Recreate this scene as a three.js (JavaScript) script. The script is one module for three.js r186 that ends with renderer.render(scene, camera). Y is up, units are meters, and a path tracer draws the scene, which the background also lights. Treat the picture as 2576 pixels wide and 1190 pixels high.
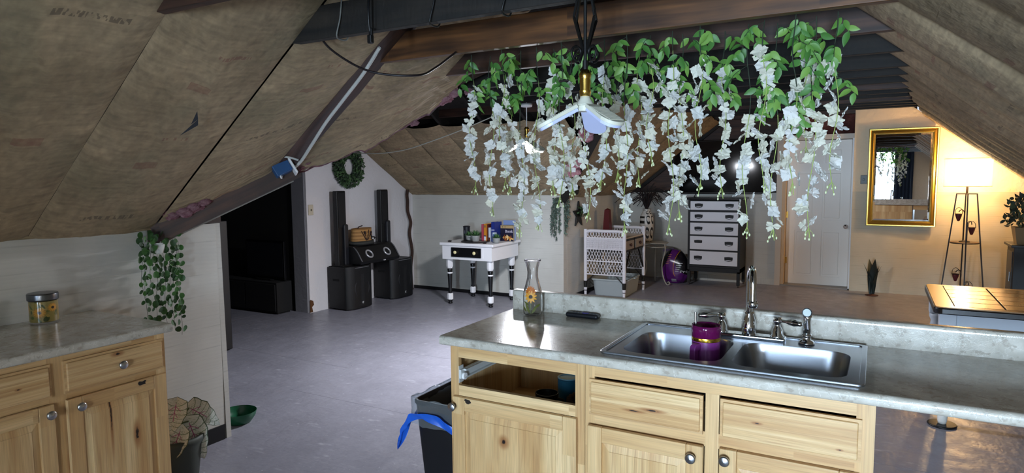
import * as THREE from 'three';
import { RoundedBoxGeometry } from 'three/addons/geometries/RoundedBoxGeometry.js';
import { RectAreaLightUniformsLib } from 'three/addons/lights/RectAreaLightUniformsLib.js';
import { mergeGeometries, mergeVertices, toCreasedNormals } from 'three/addons/utils/BufferGeometryUtils.js';

RectAreaLightUniformsLib.init();
const scene = new THREE.Scene();
const PI = Math.PI, D = PI / 180;

// ---------- camera ----------
const camera = new THREE.PerspectiveCamera(39.94, 2576 / 1190, 0.05, 60);
camera.position.set(0, 1.55, 0);
camera.rotation.order = 'YXZ';
camera.rotation.set(-5.144 * D, 29.307 * D, -0.5 * D);
scene.add(camera);

// ---------- sky, daylight through the two windows behind the camera, exposure ----------
scene.background = new THREE.Color(0.75, 0.85, 1.0);
const renderer = new THREE.WebGLRenderer({ antialias: true });
renderer.toneMapping = THREE.LinearToneMapping;
renderer.toneMappingExposure = 1.0;
renderer.shadowMap.enabled = true;
const DAY = new THREE.Color(0.6, 0.79, 1.0);
function windowLight(x, y, z, w, h, intensity, turn = 0) {
  const l = new THREE.RectAreaLight(DAY, intensity, w, h);
  l.position.set(x, y, z); l.rotation.set(0, turn, 0); // faces -z
  scene.add(l);
}
const W1 = { x0: -1.75, x1: -0.77, y0: 0.55, y1: 2.28 }, W2 = { x0: 0.08, x1: 0.86, y0: 0.5, y1: 1.5 };
const ZB = 2.6, ZW = 3.5; // inner face of the wall behind the camera; its windows sit in deep recesses
windowLight((W1.x0 + W1.x1) / 2, (W1.y0 + W1.y1) / 2, ZW - 0.03, W1.x1 - W1.x0 - 0.1, W1.y1 - W1.y0 - 0.1, 11);
windowLight((W2.x0 + W2.x1) / 2, (W2.y0 + W2.y1) / 2, ZW - 0.03, W2.x1 - W2.x0 - 0.1, W2.y1 - W2.y0 - 0.1, 255);

// ---------- helpers ----------
function rng(seed) { let a = seed >>> 0; return () => { a = (a + 0x6D2B79F5) | 0; let t = Math.imul(a ^ (a >>> 15), 1 | a); t = (t + Math.imul(t ^ (t >>> 7), 61 | t)) ^ t; return ((t ^ (t >>> 14)) >>> 0) / 4294967296; }; }
const R0 = rng(7);
const rr = (a, b, r = R0) => a + (b - a) * r();
const lerp = (a, b, t) => a + (b - a) * t, clamp = (v, a = 0, b = 1) => Math.min(b, Math.max(a, v)), sstep = (a, b, v) => { const t = clamp((v - a) / (b - a)); return t * t * (3 - 2 * t); };
const lat = new Float32Array(65536); { const r = rng(99); for (let i = 0; i < 65536; i++) lat[i] = r(); }
function vn(x, y, p = 256) { // value noise, period p
  const xi = Math.floor(x), yi = Math.floor(y), fx = x - xi, fy = y - yi, u = fx * fx * (3 - 2 * fx), v = fy * fy * (3 - 2 * fy);
  const m = (k) => ((k % p) + p) % p, x0 = m(xi), x1 = m(xi + 1), y0 = m(yi) * 256, y1 = m(yi + 1) * 256;
  const a = lat[y0 + x0], b = lat[y0 + x1], c = lat[y1 + x0], d = lat[y1 + x1];
  return a + (b - a) * u + (c - a) * v + (a - b - c + d) * u * v;
}
function fbm(x, y, o = 4, p = 256) { let s = 0, a = 0.5, t = 0; for (let i = 0; i < o; i++) { s += a * vn(x, y, p); t += a; a *= 0.5; x *= 2; y *= 2; p = Math.min(256, p * 2); } return s / t; }
function tex(w, h, fn, srgb = true) {
  const d = new Uint8Array(w * h * 4);
  for (let j = 0; j < h; j++) for (let i = 0; i < w; i++) {
    const c = fn(i / w, j / h), k = (j * w + i) * 4;
    if (typeof c === 'number') d[k] = d[k + 1] = d[k + 2] = clamp(c) * 255; else { d[k] = clamp(c[0]) * 255; d[k + 1] = clamp(c[1]) * 255; d[k + 2] = clamp(c[2]) * 255; }
    d[k + 3] = 255;
  }
  const t = new THREE.DataTexture(d, w, h, THREE.RGBAFormat);
  t.wrapS = t.wrapT = THREE.RepeatWrapping; t.magFilter = THREE.LinearFilter; t.minFilter = THREE.LinearMipmapLinearFilter; t.generateMipmaps = true;
  if (srgb) t.colorSpace = THREE.SRGBColorSpace;
  t.needsUpdate = true; return t;
}
function rep(t, u, v) { const c = t.clone(); c.repeat.set(u, v); c.needsUpdate = true; return c; }
const rgb = (r, g, b) => [r / 255, g / 255, b / 255];
const mixc = (a, b, t) => [lerp(a[0], b[0], t), lerp(a[1], b[1], t), lerp(a[2], b[2], t)];
const M = (color, roughness = 0.7, o = {}) => new THREE.MeshStandardMaterial({ color, roughness, ...o });
const MP = (color, roughness = 0.7, o = {}) => new THREE.MeshPhysicalMaterial({ color, roughness, ...o });

const taken = new Map();
function numbered(n) { const k = taken.get(n) || 0; taken.set(n, k + 1); return k ? n + '_' + String(k).padStart(3, '0') : n; }
function mesh(name, g, m, parent, o = {}) {
  if (Array.isArray(g)) g = merge(g);
  const r = new THREE.Mesh(g, m); r.name = parent ? name : numbered(name); r.castShadow = r.receiveShadow = true;
  (parent || scene).add(r);
  if (o.p) r.position.set(...o.p); if (o.r) r.rotation.set(...o.r); if (o.s) r.scale.set(...o.s);
  if (o.label) r.userData.label = o.label; if (o.kind) r.userData.kind = o.kind;
  return r;
}
function thing(name, label, category, p = [0, 0, 0], turn = 0, group) {
  const o = new THREE.Group(); o.name = numbered(name); scene.add(o); o.position.set(...p); o.rotation.y = turn; o.userData = { label, category };
  if (group) o.userData.group = group; return o;
}
function struct(name, label) { const o = new THREE.Group(); o.name = numbered(name); scene.add(o); o.userData = { kind: 'structure' }; if (label) o.userData.label = label; return o; }
function sub(name, parent, p = [0, 0, 0], r) { const o = new THREE.Group(); o.name = name; parent.add(o); o.position.set(...p); if (r) o.rotation.set(...r); return o; }
function merge(list) {
  const any = list.some(g => !g.index);
  return mergeGeometries(list.map(g => { let q = any && g.index ? g.toNonIndexed() : g; for (const k of Object.keys(q.attributes)) if (!['position', 'normal', 'uv'].includes(k)) q.deleteAttribute(k); return q; }));
}
// uv in metres; the texture's v runs along axis `grain` (0 x, 1 y, 2 z)
function uvm(g, grain = 1, ou = 0, ov = 0) {
  if (g.index) g = g.toNonIndexed();
  const P = g.attributes.position, N = g.attributes.normal, uv = new Float32Array(P.count * 2);
  for (let i = 0; i < P.count; i += 3) {
    let n = [0, 0, 0]; for (let k = 0; k < 3; k++) { n[0] += Math.abs(N.getX(i + k)); n[1] += Math.abs(N.getY(i + k)); n[2] += Math.abs(N.getZ(i + k)); }
    const f = n[0] >= n[1] && n[0] >= n[2] ? 0 : n[1] >= n[2] ? 1 : 2;
    let v = grain, u; if (f === grain) { v = (grain + 1) % 3; u = (grain + 2) % 3; } else u = 3 - f - grain;
    for (let k = 0; k < 3; k++) { const q = [P.getX(i + k), P.getY(i + k), P.getZ(i + k)]; uv[(i + k) * 2] = q[u] + ou; uv[(i + k) * 2 + 1] = q[v] + ov; }
  }
  g.setAttribute('uv', new THREE.BufferAttribute(uv, 2)); return g;
}
let jit = 0; const jr = rng(31);
const box = (w, h, d, x = 0, y = 0, z = 0, grain = 1) => uvm(new THREE.BoxGeometry(w, h, d).translate(x, y, z), grain, jr() * 3, jr() * 3);
const rbox = (w, h, d, r, x = 0, y = 0, z = 0, grain = 1, seg = 1) => uvm(new RoundedBoxGeometry(w, h, d, seg, Math.min(r, w / 2.01, h / 2.01, d / 2.01)).translate(x, y, z), grain, jr() * 3, jr() * 3);
// box from two corners
const bb = (x0, x1, y0, y1, z0, z1, grain = 1, r = 0) => r ? rbox(x1 - x0, y1 - y0, z1 - z0, r, (x0 + x1) / 2, (y0 + y1) / 2, (z0 + z1) / 2, grain) : box(x1 - x0, y1 - y0, z1 - z0, (x0 + x1) / 2, (y0 + y1) / 2, (z0 + z1) / 2, grain);
const V = (x, y, z) => new THREE.Vector3(x, y, z);
const cyl = (r0, r1, h, x = 0, y = 0, z = 0, n = 20, open = false) => new THREE.CylinderGeometry(r1, r0, h, n, 1, open).translate(x, y + h / 2, z);
const lathe = (pts, n = 28) => new THREE.LatheGeometry(pts.map(p => new THREE.Vector2(p[0], p[1])), n);
const tube = (pts, r, n = 24, rad = 8) => new THREE.TubeGeometry(new THREE.CatmullRomCurve3(pts.map(p => V(...p))), n, r, rad, false);
function rod(a, b, r, n = 8, r2 = r) { const A = V(...a), B = V(...b), d = B.clone().sub(A), g = new THREE.CylinderGeometry(r2, r, d.length(), n); g.applyQuaternion(new THREE.Quaternion().setFromUnitVectors(V(0, 1, 0), d.clone().normalize())); g.translate((A.x + B.x) / 2, (A.y + B.y) / 2, (A.z + B.z) / 2); return g; }
function bar(a, b, w, h, grain = 1) { // square bar from a to b
  const A = V(...a), B = V(...b), d = B.clone().sub(A), g = uvm(new THREE.BoxGeometry(w, d.length(), h), 1, jr() * 3, jr() * 3), m = new THREE.Matrix4();
  const yv = d.clone().normalize(); let zv = Math.abs(yv.y) > 0.95 ? V(0, 0, 1) : V(0, 1, 0); const xv = V().crossVectors(yv, zv).normalize(); zv.crossVectors(xv, yv);
  m.makeBasis(xv, yv, zv); g.applyMatrix4(m); return g.translate((A.x + B.x) / 2, (A.y + B.y) / 2, (A.z + B.z) / 2);
}
function grid(nu, nv, fn, uvfn) { // surface from fn(s,t) -> [x,y,z]
  const p = [], u = [], ix = [];
  for (let j = 0; j <= nv; j++) for (let i = 0; i <= nu; i++) { const s = i / nu, t = j / nv; p.push(...fn(s, t)); u.push(...(uvfn ? uvfn(s, t) : [s, t])); }
  for (let j = 0; j < nv; j++) for (let i = 0; i < nu; i++) { const a = j * (nu + 1) + i; ix.push(a, a + 1, a + nu + 1, a + 1, a + nu + 2, a + nu + 1); }
  const g = new THREE.BufferGeometry(); g.setAttribute('position', new THREE.Float32BufferAttribute(p, 3)); g.setAttribute('uv', new THREE.Float32BufferAttribute(u, 2)); g.setIndex(ix); g.computeVertexNormals(); return g;
}
function canvas(w, h, draw) { const c = document.createElement('canvas'); c.width = w; c.height = h; draw(c.getContext('2d'), w, h); const t = new THREE.CanvasTexture(c); t.colorSpace = THREE.SRGBColorSpace; return t; }
const ext = (shape, depth, bevel = 0, seg = 10) => new THREE.ExtrudeGeometry(shape, { depth, bevelEnabled: bevel > 0, bevelSize: bevel, bevelThickness: bevel, bevelSegments: 2, curveSegments: seg });
function poly(pts) { const s = new THREE.Shape(); pts.forEach((p, i) => i ? s.lineTo(...p) : s.moveTo(...p)); s.closePath(); return s; }

// ---------- textures ----------
// kraft paper facing of the insulation: blotches, creases, rows of faint stencil print
const paperT = tex(1024, 1024, (u, v) => {
  const n = fbm(u * 6, v * 6, 5, 6), f = fbm(u * 60, v * 60, 3, 60), st = fbm(u * 10, v * 120, 3, 10);
  let c = mixc(rgb(150, 130, 100), rgb(184, 161, 127), clamp(n * 1.5 - 0.25));
  c = mixc(c, rgb(134, 127, 99), 0.35 * sstep(0.55, 0.75, fbm(u * 4 + 9, v * 4 + 3, 4, 4)));
  const k = 0.9 + 0.22 * (f - 0.5) + 0.16 * (st - 0.5); c = c.map(q => q * k);
  const cell = (U, V0) => { const fu = U - Math.floor(U), fv = V0 - Math.floor(V0); return [fu, fv, Math.floor(U), Math.floor(V0)]; };
  const [fu, fv, iu, iv] = cell(u * 3, v * 3), h = lat[(iu * 37 + iv * 91 + 5) & 65535];
  if (h > 0.45 && fu > 0.35 && fu < 0.6 && fv > 0.3 && fv < 0.38) c = mixc(c, rgb(118, 70, 58), 0.4 * fbm(u * 90, v * 90, 2, 90) + 0.12);
  if (h < 0.5 && fu > 0.2 && fu < 0.8 && fv > 0.55 && fv < 0.6 && vn(u * 260, v * 60, 256) > 0.52) c = mixc(c, rgb(70, 58, 46), 0.45);
  if (h > 0.7 && fu > 0.15 && fu < 0.5 && fv > 0.7 && fv < 0.74 && vn(u * 200, v * 50, 256) > 0.5) c = mixc(c, rgb(110, 62, 54), 0.4);
  return c;
});
const paperB = tex(512, 512, (u, v) => { const a = fbm(u * 5, v * 26, 4, 5), b = 1 - Math.abs(fbm(u * 7 + 3, v * 18, 4, 7) * 2 - 1); return 0.55 * a + 0.35 * b + 0.1 * fbm(u * 70, v * 70, 2, 70); }, false);
const PAPER = M(0xffffff, 0.8, { map: rep(paperT, 0.8, 0.8), bumpMap: rep(paperB, 1.1, 1.1), bumpScale: 0.012 });
function woodPix(u, v, fu, fv, pu, pv, dark, light, seed = 0, amt = 1) {
  const w = fbm(u * fu * 0.5 + seed, v * fv * 0.4 + seed * 3, 3, 256) * 3, g = fbm(u * fu * 4 + w * 1.2 + seed * 7, v * fv + seed, 4, 256), fine = vn(u * pu, v * pv + seed, 256);
  return mixc(dark, light, clamp((g * 1.7 - 0.35) * amt + (1 - amt) * 0.5 + (fine - 0.5) * 0.3));
}
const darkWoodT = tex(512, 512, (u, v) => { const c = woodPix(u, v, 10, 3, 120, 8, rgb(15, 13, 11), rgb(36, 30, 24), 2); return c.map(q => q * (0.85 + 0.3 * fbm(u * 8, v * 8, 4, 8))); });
const brownWoodT = tex(512, 512, (u, v) => { const c = woodPix(u, v, 10, 3, 120, 8, rgb(40, 24, 17), rgb(78, 50, 36), 4); return c.map(q => q * (0.75 + 0.5 * fbm(u * 6, v * 6, 4, 6))); });
const tanWoodT = tex(512, 512, (u, v) => { let c = woodPix(u, v, 10, 3, 120, 8, rgb(58, 35, 18), rgb(108, 70, 36), 6); const k = Math.hypot((u - 0.4) * 3, (v - 0.6) * 6); c = mixc(c, rgb(40, 24, 14), clamp(1 - k * 6)); return c.map(q => q * (0.8 + 0.4 * fbm(u * 6, v * 6, 4, 6))); });
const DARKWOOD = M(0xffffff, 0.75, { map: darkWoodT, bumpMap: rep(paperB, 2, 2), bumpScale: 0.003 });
const REDWOOD = M(0xffffff, 0.6, { map: brownWoodT }), TANWOOD = M(0xffffff, 0.5, { map: tanWoodT });
const pinkT = tex(256, 256, (u, v) => { const n = fbm(u * 9, v * 9, 5, 9); return mixc(rgb(176, 110, 122), rgb(236, 190, 200), clamp(n * 1.8 - 0.4)); });
const PINK = M(0xffffff, 1, { map: pinkT, bumpMap: rep(paperB, 6, 6), bumpScale: 0.02 });
const redInsT = tex(256, 256, (u, v) => { const n = fbm(u * 6, v * 6, 5, 6); return mixc(rgb(70, 32, 28), rgb(140, 84, 72), clamp(n * 1.9 - 0.45)); });
const REDINS = M(0xffffff, 1, { map: redInsT, bumpMap: rep(paperB, 4, 4), bumpScale: 0.02 });
// painted wall panelling with faint pressed lines every 5 cm
const panelT = tex(512, 512, (u, v) => { const n = fbm(u * 5, v * 5, 4, 5), s = fbm(u * 3, v * 80, 3, 3); const l = (v * 10) % 1, w = fbm(u * 6 + Math.floor(v * 10) * 3.3, 7.7, 3, 6); const line = sstep(0.08, 0.0, Math.abs(l - 0.5)) * clamp(w * 2.2 - 0.75); const k = 0.97 + 0.05 * (n - 0.5) + 0.06 * (s - 0.5) - 0.08 * line; return [0.80 * k, 0.795 * k, 0.765 * k]; });
const panelB = tex(512, 512, (u, v) => { const l = (v * 10) % 1; return 0.8 - 0.5 * sstep(0.06, 0, Math.abs(l - 0.5)) + 0.1 * fbm(u * 8, v * 80, 2, 8); }, false);
const PANEL = M(0xffffff, 0.55, { map: rep(panelT, 1.6, 1.6), bumpMap: rep(panelB, 1.6, 1.6), bumpScale: 0.0004 });
const PANELWARM = M(0xf2e6cf, 0.55, { map: rep(panelT, 1.6, 1.6), bumpMap: rep(panelB, 1.6, 1.6), bumpScale: 0.0004 });
const stucB = tex(512, 512, (u, v) => fbm(u * 30, v * 30, 4, 30), false);
const WALLW = M(0xe3e1e3, 0.7, { bumpMap: rep(stucB, 1.2, 1.2), bumpScale: 0.003 });
const WALLGREY = M(0x8d8d92, 0.7, { bumpMap: rep(stucB, 1.2, 1.2), bumpScale: 0.002 });
const WALLTAN = M(0xb5a594, 0.75, { bumpMap: rep(stucB, 1.2, 1.2), bumpScale: 0.002 });
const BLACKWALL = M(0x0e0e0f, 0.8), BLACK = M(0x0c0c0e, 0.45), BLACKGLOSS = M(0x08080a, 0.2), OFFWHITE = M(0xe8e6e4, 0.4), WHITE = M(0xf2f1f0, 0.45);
const floorT = tex(1024, 1024, (u, v) => { const n = fbm(u * 5, v * 5, 5, 5), f = fbm(u * 90, v * 90, 2, 90); let c = mixc(rgb(132, 131, 141), rgb(147, 146, 157), n); const sc = fbm(u * 14 + 5, v * 40, 3, 14); if (sc > 0.72) c = mixc(c, rgb(178, 177, 186), 0.4 * (sc - 0.72) * 8); c = c.map(q => q * (0.97 + 0.06 * (f - 0.5))); const h = vn(u * 170, v * 170, 170); if (h > 0.975) c = rgb(205, 205, 212); if (h < 0.012) c = rgb(80, 78, 84); return c; });
const floorR = tex(512, 512, (u, v) => 0.36 + 0.3 * (fbm(u * 12, v * 12, 4, 12) - 0.4), false);
const floorB = tex(512, 512, (u, v) => { const a = fbm(u * 26, v * 9, 3, 9), b = fbm(u * 9 + 4, v * 26, 3, 9), c = fbm(u * 60, v * 60, 2, 60); return 0.4 * a + 0.4 * b + 0.2 * c; }, false);
const FLOOR = M(0xffffff, 1, { map: rep(floorT, 0.7, 0.7), roughnessMap: rep(floorR, 0.9, 0.9), bumpMap: rep(floorB, 1.2, 1.2), bumpScale: 0.0035 });
const stoneT = tex(1024, 1024, (u, v) => { const n = fbm(u * 8, v * 8, 5, 8), m = fbm(u * 22 + 4, v * 22, 4, 22), vein = 1 - Math.abs(fbm(u * 13 + 7, v * 13 + 2, 4, 13) * 2 - 1); let c = mixc(rgb(172, 165, 152), rgb(202, 197, 186), clamp(n * 1.6 - 0.3)); c = mixc(c, rgb(140, 130, 116), 0.5 * sstep(0.55, 0.75, m)); c = mixc(c, rgb(226, 223, 215), 0.5 * sstep(0.955, 0.995, vein)); const s = vn(u * 256, v * 256, 256); if (s > 0.95) c = mixc(c, rgb(210, 206, 198), 0.5); return c; });
const stoneB = tex(512, 512, (u, v) => 0.6 * vn(u * 200, v * 200, 200) + 0.4 * fbm(u * 60, v * 60, 3, 60), false);
const STONE = M(0xffffff, 0.17, { map: rep(stoneT, 2.6, 2.6), bumpMap: rep(stoneB, 2.5, 2.5), bumpScale: 0.00018 });
// hickory: grain along v, knots at given places ([u, v, radius])
function hickory(seed, knots = [], nu = 2, nv = 1) {
  return tex(384, 384, (u, v) => {
    let du = 0, dark = 0, halo = 0;
    for (const [ku, kv, kr, el = 2.2] of knots) { const dx = u - ku, dy = (v - kv) / el, d = Math.hypot(dx, dy) / kr; du += dx / (0.25 + d * d) * 0.55; dark = Math.max(dark, 1 - sstep(0.35, 0.8, d + 0.5 * (vn(u * 60, v * 60) - 0.5))); halo = Math.max(halo, 0.75 * (1 - sstep(0.6, 2.6, d))); }
    const U = u - du * 0.35, stripe = fbm(U * 5 * nu + seed * 3.1, v * 0.7 * nv + seed, 2, 256), g = fbm(U * 26 * nu + 2 * stripe + seed, v * 2.2 * nv + seed * 1.7, 4, 256), fine = vn(U * 110 * nu, v * 9 * nv + seed, 256);
    let c = mixc(rgb(190, 150, 100), rgb(222, 192, 144), clamp(stripe * 1.7 - 0.4)); c = mixc(c, rgb(160, 118, 76), clamp(g * 1.6 - 0.85)); c = c.map(q => q * (0.94 + 0.1 * fine));
    c = mixc(c, rgb(140, 88, 48), halo); return mixc(c, rgb(34, 22, 16), dark);
  });
}
const hickA = hickory(1), hickB = hickory(5.3, [[0.3, 0.7, 0.02]]), hickC = hickory(9.1);
const HICK = [hickA, hickB, hickC].map(t => M(0xffffff, 0.42, { map: rep(t, 1.6, 1.2) }));
let hk = 0; const hick = () => HICK[hk++ % 3];
const NICKEL = M(0xb9babd, 0.28, { metalness: 1 }), CHROME = M(0xe4e6ea, 0.06, { metalness: 1 }), BRASS = M(0xd9b25c, 0.25, { metalness: 1 }), IRON = M(0x161514, 0.5, { metalness: 0.4 });
const steelB = tex(256, 256, (u, v) => vn(u * 6, v * 240, 240), false);
const STEEL = M(0xb4b9c2, 0.27, { metalness: 1 });
const GLASS = MP(0xffffff, 0.02, { transmission: 1, thickness: 0, ior: 1.5 });
// ================= THE PLACE =================
// main room: x -3.38 (knee wall) .. ~1.7, ridge along z; wing to the west: z -2.1 .. -7.33, ridge along x at z -4.72
const SL = 0.77, SW = 0.605, KY = 1.3;
const yL = (x) => KY + SL * (x + 3.38);            // underside of the main west slope
const xR = (z) => 0.03 + 0.0916 * Math.max(0, -3 - z);        // east slope: x where it is 2.15 high
const yRt = (x, z) => 2.15 - 0.75 * (x - xR(z));
const yWf = (z) => 1.33 + SW * (7.33 + z), yWn = (z) => 1.32 + SW * (-2.1 - z);
const valleyN = (x) => -2.1 - (SL / SW) * (x + 3.38), valleyF = (x) => -7.33 + (SL / SW) * (x + 3.38);
const beamY = (z) => z > -4.4 ? 2.15 : lerp(2.15, 2.38, clamp((-4.4 - z) / 5.2));

// ---- floor of painted plywood sheets ----
{
  const f = struct('floor');
  mesh('subfloor', bb(-8.2, 2.2, -0.1, -0.014, -10.4, ZB + 0.2), DARKWOOD, f);
  const gap = 0.0022;
  const cols = [[-8.2, -6.2], [-6.2, -3.76], [-3.76, -1.32], [-1.32, 1.12], [1.12, 2.2]];
  cols.forEach(([x0, x1], c) => { let z = ZB + 0.2 - (c % 2 ? 0.61 : 0); for (let z1 = z + 0; z1 > -10.4;) { const z0 = Math.max(-10.4, z1 - 1.22); mesh('floor_panel', uvm(new THREE.BoxGeometry(x1 - x0 - gap, 0.014, z1 - z0 - gap).translate((x0 + x1) / 2, -0.007, (z0 + z1) / 2), 2, 0, 0), FLOOR, f); z1 = z0; } if (c % 2) mesh('floor_panel', uvm(new THREE.BoxGeometry(x1 - x0 - gap, 0.014, 0.61 - gap).translate((x0 + x1) / 2, -0.007, ZB + 0.2 - 0.305), 2), FLOOR, f); });
}
// ---- knee walls and end walls ----
{
  const w = struct('wall_left'); // long knee wall beside the kitchen
  mesh('wall_panel', bb(-3.42, -3.38, 0.09, 1.3, -2.47, ZB), PANEL, w);
  mesh('wall_panel', bb(-3.52, -3.43, 0, 1.36, -2.47, ZB), DARKWOOD, w);
  mesh('end_trim', [ext(poly([[-3.53, 0.0], [-3.375, 0.0], [-3.388, 1.3], [-3.53, 1.3]]), 0.032).translate(0, 0, -2.505)].map(g => uvm(g)), PANEL, w);
  mesh('top_plate', bb(-3.5, -3.37, 1.305, 1.36, -2.5, ZB, 2), REDWOOD, w);
  const b = struct('baseboard_left'); mesh('black_strip', bb(-3.40, -3.372, 0, 0.09, -2.46, ZB, 2), BLACK, b);
}
{
  const w = struct('wall_alcove'); // knee wall of the wing, behind the little white table
  mesh('wall_panel', bb(-5.72, -3.381, 0.045, 1.33, -7.43, -7.33), PANEL, w);
  mesh('wall_panel', bb(-3.48, -3.38, 0.05, 1.33, -9.83, -7.43), PANEL, w);
  const b = struct('baseboard_alcove'); mesh('black_strip', bb(-5.72, -3.36, 0, 0.045, -7.4, -7.318, 0), BLACK, b); mesh('black_strip', bb(-3.45, -3.366, 0, 0.05, -9.8, -7.33, 2), BLACK, b);
}
{
  const w = struct('wall_gable'); // white gable wall with the wreath
  const s = poly([[5.37, 0], [7.36, 0], [7.36, 1.36], [5.37, yWf(-5.37) + 0.03]]);
  const g = uvm(ext(s, 0.03).rotateY(PI / 2)); g.computeBoundingBox(); // shape x -> -z
  mesh('wall_panel', g.translate(-5.75, 0, 0), WALLW, w);
  mesh('wall_end', bb(-5.95, -5.752, 0, 2.45, -7.36, -5.362), WALLGREY, w);
  // chipped corner showing raw board at the foot
  const ch = new THREE.Shape(); [[0, 0], [0.045, 0], [0.03, 0.06], [0.062, 0.085], [0.05, 0.13], [0.012, 0.15], [0, 0.14]].forEach((p, i) => i ? ch.lineTo(...p) : ch.moveTo(...p));
  mesh('bare_board', uvm(ext(ch, 0.003).rotateY(PI / 2).translate(-5.7205, 0.005, -5.368)), TANWOOD, w);
}
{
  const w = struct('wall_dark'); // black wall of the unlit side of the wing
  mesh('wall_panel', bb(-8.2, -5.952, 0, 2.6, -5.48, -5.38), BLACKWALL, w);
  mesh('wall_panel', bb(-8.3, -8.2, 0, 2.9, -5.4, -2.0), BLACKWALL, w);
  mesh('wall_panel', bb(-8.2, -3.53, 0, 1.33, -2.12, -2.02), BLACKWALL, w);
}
{
  const w = struct('wall_far'); // end wall behind the dresser, up to the door
  mesh('wall_panel', bb(-3.48, -1.2, 0, 1.31, -9.95, -9.83), PANEL, w);
  mesh('gable_board', uvm(ext(poly([[-3.5, 1.3], [-0.28, 1.3], [-0.28, 3.4], [-0.9, 3.4]]), 0.06).translate(0, 0, -10.24), 0), DARKWOOD, w);
  mesh('gable_board', uvm(ext(poly([[-3.4, 1.34], [-1.2, 1.34], [-1.2, 2.36], [-2.0, 2.36]]), 0.05).translate(0, 0, -9.96), 0), REDWOOD, w);
  mesh('insulation_batt', bb(-1.22, -0.3, 2.07, 2.36, -10.0, -9.93), REDINS, w);
  mesh('top_plate', bb(-2.2, 0.4, 2.36, 2.44, -9.98, -9.8, 0), REDWOOD, w);
  mesh('end_rafter', bar([-3.45, 1.28, -9.86], [-2.0, 2.4, -9.86], 0.05, 0.15), DARKWOOD, w);
  const b = struct('baseboard_far'); mesh('white_board', bb(-3.36, -1.2, 0, 0.085, -9.832, -9.815, 0), PANEL, b);
}
{
  const w = struct('wall_mirror'); // wall with the gold mirror
  mesh('wall_lower', bb(-0.29, 2.5, 0, 1.33, -9.9, -9.77), PANELWARM, w);
  const up = poly([[-0.29, 1.33], [1.78, 1.33], [0.36, 2.4], [-0.29, 2.4]]);
  mesh('wall_upper', uvm(ext(up, 0.125).translate(0, 0, -9.9)), M(0xe2cbaa, 0.75, { bumpMap: rep(stucB, 0.8, 0.8), bumpScale: 0.006 }), w);
  mesh('jamb_return', bb(-0.29, -0.25, 0, 2.4, -10.2, -9.9), OFFWHITE, w);
}
{
  const w = struct('wall_right'); // knee wall outside the frame, follows the skewed east slope
  for (const [a, c] of [[-10, -3], [-3, ZB]]) { const x0 = xR(a) + 1.75, x1 = xR(c) + 1.75; mesh('wall_panel', uvm(new THREE.BoxGeometry(0.08, 0.9, Math.hypot(x0 - x1, a - c)), 1), PANELWARM, w, { p: [(x0 + x1) / 2 + 0.05, 0.45, (a + c) / 2], r: [0, Math.atan2(x1 - x0, c - a), 0] }); }
}
{ // wall behind the camera with two window openings
  const w = struct('wall_back');
  const z0 = ZB, z1 = ZB + 0.1, part = (x0, x1, y0, y1) => mesh('wall_panel', bb(x0, x1, y0, y1, z0, z1), WALLTAN, w);
  part(-3.6, W1.x0, 0, 3.3); part(W1.x0, W1.x1, 0, W1.y0); part(W1.x0, W1.x1, W1.y1, 3.3); part(W1.x1, W2.x0, 0, 3.3); part(W2.x0, W2.x1, 0, W2.y0); part(W2.x0, W2.x1, W2.y1, 3.3); part(W2.x1, 2.3, 0, 3.3);
  [W1, W2].forEach((q, i) => {
    const n = struct('window_' + (i + 1)), t = 0.045;
    mesh('recess_cheek', [bb(q.x0 - 0.05, q.x0, q.y0 - 0.05, q.y1 + 0.05, ZB + 0.1, ZW + 0.12), bb(q.x1, q.x1 + 0.05, q.y0 - 0.05, q.y1 + 0.05, ZB + 0.1, ZW + 0.12)], WALLTAN, n); mesh('recess_head', bb(q.x0, q.x1, q.y1, q.y1 + 0.05, ZB + 0.1, ZW + 0.12), WALLTAN, n); mesh('recess_sill', bb(q.x0, q.x1, q.y0 - 0.05, q.y0, ZB + 0.1, ZW + 0.12), WALLTAN, n);
    mesh('window_pane', bb(q.x0 + t, q.x1 - t, q.y0 + t, q.y1 - t, ZW + 0.07, ZW + 0.075), M(0x202326, 0.3, { emissive: DAY, emissiveIntensity: 3.2 }), n);
    const fr = [bb(q.x0, q.x0 + t, q.y0, q.y1, ZW + 0.02, ZW + 0.11), bb(q.x1 - t, q.x1, q.y0, q.y1, ZW + 0.02, ZW + 0.11), bb(q.x0 + t, q.x1 - t, q.y0, q.y0 + t, ZW + 0.02, ZW + 0.11), bb(q.x0 + t, q.x1 - t, q.y1 - t, q.y1, ZW + 0.02, ZW + 0.11)];
    mesh('window_frame', fr, OFFWHITE, n);
  });
}
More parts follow.
